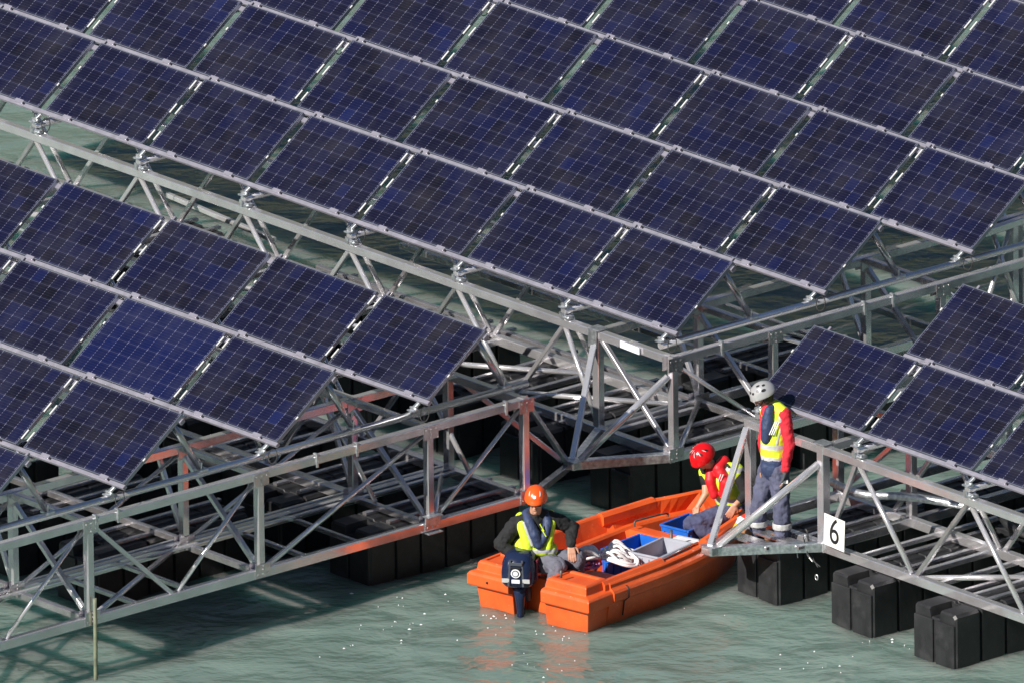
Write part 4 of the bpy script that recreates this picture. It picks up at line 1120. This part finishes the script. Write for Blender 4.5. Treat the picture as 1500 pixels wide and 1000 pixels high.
remeshed('trousers', [(wa-Z_*.08, .125, pe, .135), (pe, .125, hpl, .115), (pe, .125, hpr, .115), (hpl, .115, kl, .09), (kl, .088, al, .07), (hpr, .115, kr, .09), (kr, .088, ar, .072)], .010, NAVY, m2.o, 2, .038, .075)
for a_ in (al, ar): remeshed('boot', [(a_, .058, a_-Z_*.03, .05), (a_-Z_*.035, .048, a_-Z_*.05-Rh*.12, .038)], .008, SOLE, m2.o, 3)
hc = hd+Z_*.03; hf, hu = (-Rh*.62+T*.42-Z_*.55), (Z_*.85-Rh*.30+T*.32)
obj('helmet', helmet_bm(hc, hf, hu, .128, .148, .135, .012), HELM_R, m2.o)
for az, el, w, h in ((30, 50, .10, .26), (70, 48, .12, .24), (110, 44, .12, .2), (0, 60, .12, .18)):
    for s_ in ((-1, 1) if az else (1,)):
        ell_patch(hc, hf, hu, s_*az, el, w*.8, h*.8, BOLT, m2.o, 'helmet_vent', .128, .148, .135, yaw=.35*s_)
        ell_patch(hc, hf, hu, s_*az+12, el+6, .03, h*.9, WHITEB, m2.o, 'helmet_line', .128, .148, .135, yaw=.35*s_, lift=.005)

# ---- helmsman sitting at the stern
m1 = Man('man sitting at the stern in orange helmet and dark glasses, one hand on his knee', bw(-.02, .50, .35))
J = m1.J
hd = J(785, 733, .10); nk = J(784, 751, .03); ch = J(786, 776, .0); wa = J(790, 800, -.02); pe = J(800, 818, -.02)
shl = J(755, 768, .02); shr = J(815, 762, -.02)
ell_ = J(733, 796, .08); wrl = J(756, 816, .16)
elr = J(838, 772, -.06); wrr = J(836, 797, .12)
hpl = J(795, 822, .03); hpr = J(806, 820, -.03)
kl = J(818, 829, .26); al = J(806, 872, .26); kr = J(846, 817, .10); ar = J(840, 860, .06)
face = (T*.93-Rh*.14-Z_*.20)
body = head_items(hd, face, Z_, 1.0)+[(hd-Z_*.06, .058, nk, .065), (nk, .07, ch, .125), (ch, .135, wa, .12), (wa, .125, pe, .13),
   (shl, .055, ell_, .042), (ell_, .040, wrl, .029), (shr, .055, elr, .042), (elr, .040, wrr, .029), (shl, .065, nk, .06), (shr, .065, nk, .06),
   (hpl, .088, kl, .062), (kl, .06, al, .042), (hpr, .088, kr, .062), (kr, .06, ar, .042)]
body += hand_items(wrr, (-Z_*.72+Rh*.10+T*.62), T*.6+Z_*.75, 1.15, .30, -1)+hand_items(wrl, (Rh*.5-Z_*.5+T*.3), T, 1.05, .6, 1)
remeshed('body', body, .0065, SKIN, m1.o, 3)
remeshed('fleece', [(nk+Z_*.01, .078, ch, .148), (ch, .155, wa, .142), (wa, .142, pe, .142), (shl, .088, ell_, .074), (ell_, .072, wrl, .050), (shr, .088, elr, .074), (elr, .072, wrr+Z_*.015, .052), (shl, .09, nk, .07), (shr, .09, nk, .07)], .010, BLACKCLOTH, m1.o, 2, .036, .07)
remeshed('hood', [(nk+Rh*.07-Z_*.01-T*.03, .045, nk-Rh*.07-Z_*.01-T*.03, .045), (hd-Z_*.08-T*.08, .045, nk-T*.08, .07)], .009, BLACKCLOTH, m1.o, 3, .01, .05)
V1 = vest_material('lime_vest_seated', (wa.z+.02,), w=.022)
remeshed('vest', [(J(763, 757, .0), .060, J(763, 768, .085), .050), (J(763, 768, .085), .052, J(770, 788, .125), .052), (J(770, 788, .125), .052, J(774, 802, .13), .055),
   (J(806, 754, -.04), .060, J(808, 766, .06), .048), (J(808, 766, .06), .046, J(805, 786, .11), .048), (J(805, 786, .11), .046, J(802, 802, .115), .05), (J(769, 803, .08), .085, J(806, 804, .06), .085), (J(765, 798, .03), .09, J(768, 806, .03), .09), (J(786, 804, .10), .07, J(796, 805, .10), .07)], .009, V1, m1.o, 3, .010, .06)
obj('reflective_band', tube_path(smooth_path([J(767, 764, .135), J(772, 777, .165), J(777, 790, .175), J(780, 799, .178)]), .017, 8), SILVER, m1.o)
remeshed('lifejacket', [(nk+Rh*.0-T*.09+Z_*.01, .05, J(771, 752, .02), .052), (J(771, 752, .02), .054, J(775, 764, .12), .056), (J(775, 764, .12), .058, J(783, 782, .165), .060), (J(783, 782, .165), .060, J(789, 797, .165), .052),
   (nk-T*.09+Z_*.01, .05, J(799, 751, .0), .05), (J(799, 751, .0), .05, J(802, 764, .09), .050), (J(802, 764, .09), .048, J(800, 780, .14), .048), (J(800, 780, .14), .046, J(793, 796, .155), .042)], .009, LIFEBLUE, m1.o, 3, .012, .05)
for x, y in ((794, 772), (797, 780)): obj('lime_tab', bar_bm(J(x-3, y-5, .185), J(x+3, y+5, .185), .018, .012), LIME, m1.o)
remeshed('trousers', [(wa-Z_*.08, .13, pe, .142), (pe, .125, hpl, .118), (pe, .125, hpr, .115), (hpl, .118, kl, .094), (kl, .092, al, .078), (hpr, .118, kr, .096), (kr, .092, ar, .078)], .010, GREYCLOTH, m1.o, 2, .040, .075)
for a_ in (kl, kr): remeshed('knee_pad', [(a_+T*.045+Z_*.02, .06, a_+T*.05-Z_*.05, .055)], .009, GREYCLOTH, m1.o, 2, .012, .04)
for a_ in (al, ar): remeshed('boot', [(a_+Z_*.0, .06, a_-Z_*.05, .052), (a_-Z_*.06, .048, a_-Z_*.07+T*.13, .04)], .008, SOLE, m1.o, 3)
hc = hd+Z_*.055-T*.005; hf, hu = (T*.97-Rh*.12-Z_*.16), (Z_+T*.10)
obj('helmet', helmet_bm(hc, hf, hu, .120, .143, .135, .022), HELM_O, m1.o)
ell_patch(hc, hf, hu, 0, 30, .17, .13, WHITE, m1.o, 'helmet_sticker', .122, .145, .135)
for s_ in (-1, 1): ell_patch(hc, hf, hu, s_*38, 42, .04, .24, WHITEB, m1.o, 'helmet_stripe', .122, .145, .135, yaw=-.5*s_)
fu = face.normalized(); ru = fu.cross(Z_).normalized()
bm = bmesh.new()
for k in (-1, 1): box_bm(hd+fu*.092+ru*k*.036+Z_*.006, (.020, .062, .036), .009, bm=bm, M=Matrix((fu, ru, fu.cross(ru)*-1)).transposed())
bar_bm(hd+fu*.10-ru*.02+Z_*.014, hd+fu*.10+ru*.02+Z_*.014, .01, .01, bm=bm)
for k in (-1, 1): bar_bm(hd+fu*.09+ru*k*.066+Z_*.014, hd+fu*.0+ru*k*.088+Z_*.014, .008, .012, bm=bm)
obj('sunglasses', bm, LENS, m1.o)

# ------------------------------------------------------------------ water
def water():
    bm = bmesh.new()
    import random as rr
    def grid(x0, x1, y0, y1, nx, ny, h):
        vs = [[bm.verts.new((x0+(x1-x0)*i/nx, y0+(y1-y0)*j/ny, h((x0+(x1-x0)*i/nx), (y0+(y1-y0)*j/ny)))) for i in range(nx+1)] for j in range(ny+1)]
        for j in range(ny):
            for i in range(nx):
                f = bm.faces.new((vs[j][i], vs[j][i+1], vs[j+1][i+1], vs[j+1][i])); f.smooth = True
        return vs
    rnd = random.Random(3)
    waves = []
    for k in range(26):
        lam = rnd.choice([.45, .6, .8, 1.1, 1.6, 2.4])*rnd.uniform(.8, 1.25); ang = R_(-40)+rnd.gauss(0, .6)
        waves.append((2*PI/lam*math.cos(ang), 2*PI/lam*math.sin(ang), rnd.uniform(0, 6.28), .0022*lam**.9))
    def h(x, y):
        d = min(1, max(0, (16-max(abs(x), abs(y-0)))/4.))
        return d*sum(a*math.sin(kx*x+ky*y+p) for kx, ky, p, a in waves)
    vs = grid(-18, 18, -18, 18, 300, 300, h)
    # outer ring out to the far shore
    edge = [vs[0][i] for i in range(301)]+[vs[j][300] for j in range(1, 301)]+[vs[300][i] for i in range(299, -1, -1)]+[vs[j][0] for j in range(299, 0, -1)]
    prev = edge
    for s_ in (60/18, 1500/18):
        cur = [bm.verts.new((v.co.x/abs(max(abs(edge[i].co.x), abs(edge[i].co.y)))*18*s_ if False else edge[i].co.x*s_, edge[i].co.y*s_, 0)) for i, v in enumerate(prev)]
        n = len(prev)
        for i in range(n):
            bm.faces.new((prev[i], cur[i], cur[(i+1) % n], prev[(i+1) % n]))
        prev = cur
    bmesh.ops.recalc_face_normals(bm, faces=bm.faces)
    o = obj('water', bm, WATER, None); o.location.z = WZ
    for p in o.data.polygons: p.use_smooth = True
    tag(o, kind='structure')
water()

# foamy white flecks added on the water in place of bright glints
rnd = random.Random(21); bm = bmesh.new()
for px, py, n, sp in ((620, 884, 26, .30), (560, 922, 22, .34), (598, 915, 16, .16), (770, 976, 30, .30), (740, 905, 26, .26), (800, 926, 18, .16), (835, 935, 14, .14), (712, 901, 16, .14), (865, 905, 8, .1), (1215, 965, 26, .42), (1290, 945, 14, .2), (1240, 990, 20, .3), (470, 960, 10, .3), (1010, 905, 8, .3)):
    c = bz(px, py, WZ)
    for k in range(max(3, int(n*.38))):
        q = c+Rh*rnd.gauss(0, sp)+Vector((-.765, .643, 0))*rnd.gauss(0, sp*.7); r = rnd.uniform(.002, .0065)*(1 if k % 4 else 1.8)
        st = rnd.uniform(1, 2.6); m_ = 7
        top = bm.verts.new(q+Vector((0, 0, .022)))
        ring = [bm.verts.new(q+Rh*(r*st*math.cos(2*PI*i/m_)*rnd.uniform(.7, 1.2))+T*(r*math.sin(2*PI*i/m_)*1.3)+Vector((0, 0, .010))) for i in range(m_)]
        for i in range(m_): bm.faces.new((ring[i], ring[(i+1) % m_], top))
bmesh.ops.recalc_face_normals(bm, faces=bm.faces)
tag(obj('foam_glints', bm, WHITEB), kind='stuff')

# ------------------------------------------------------------------ slopes round the lake (out of frame, mirrored by water and metal)
def hills():
    bm = bmesh.new(); na, nr = 96, 14; rings = []
    rnd = random.Random(4); ph = [rnd.uniform(0, 6.28) for _ in range(8)]
    for i in range(na):
        a = 2*PI*i/na; dirv = Vector((math.cos(a), math.sin(a), 0))
        toc = dirv.dot(Vector((.76, -.65, 0)))
        r0 = 230 + (240*max(0, (toc-.2)/.8) if toc > .2 else 0)
        row = []
        for j in range(nr+1):
            t = j/nr; r = r0+t*900
            hgt = (t**.85)*(430+70*math.sin(2*a+ph[0])+45*math.sin(5*a+ph[1]))+16*t*math.sin(13*a+ph[2]+j)+9*math.sin(29*a+3*j+ph[3])*min(1, t*3)
            row.append(bm.verts.new((dirv.x*r, dirv.y*r, WZ-.6+hgt)))
        rings.append(row)
    for i in range(na):
        A, B = rings[i], rings[(i+1) % na]
        for j in range(nr):
            f = bm.faces.new((A[j], A[j+1], B[j+1], B[j])); f.smooth = True
    bmesh.ops.recalc_face_normals(bm, faces=bm.faces)
    g = simple('alpine_slope', (.055, .065, .038), .95, 0, .4, .02, dirt=((.12, .115, .10), .7))
    tag(obj('hills', bm, g), kind='structure')
hills()

# ------------------------------------------------------------------ light
SAZ, SEL = -2, 34
w = bpy.data.worlds.new('World'); scene.world = w; w.use_nodes = True
nt = w.node_tree; bg = nt.nodes['Background']
sky = nt.nodes.new('ShaderNodeTexSky'); sky.sky_type = 'NISHITA'; sky.sun_disc = False
sky.sun_elevation = R_(SEL); sky.sun_rotation = R_(180+SAZ); sky.altitude = 1800
nt.links.new(sky.outputs[0], bg.inputs[0]); bg.inputs[1].default_value = .055
sl = bpy.data.lights.new('sun', 'SUN'); sl.energy = 5.0; sl.angle = R_(.5); sl.color = (1, .95, .87)
so = bpy.data.objects.new('sun', sl); COL.objects.link(so)
d = Vector((math.sin(R_(SAZ))*math.cos(R_(SEL)), math.cos(R_(SAZ))*math.cos(R_(SEL)), -math.sin(R_(SEL))))
so.rotation_euler = d.to_track_quat('-Z', 'Y').to_euler()
scene.view_settings.view_transform = 'Standard'; scene.view_settings.look = 'None'
scene.view_settings.exposure = .48; scene.view_settings.gamma = 1
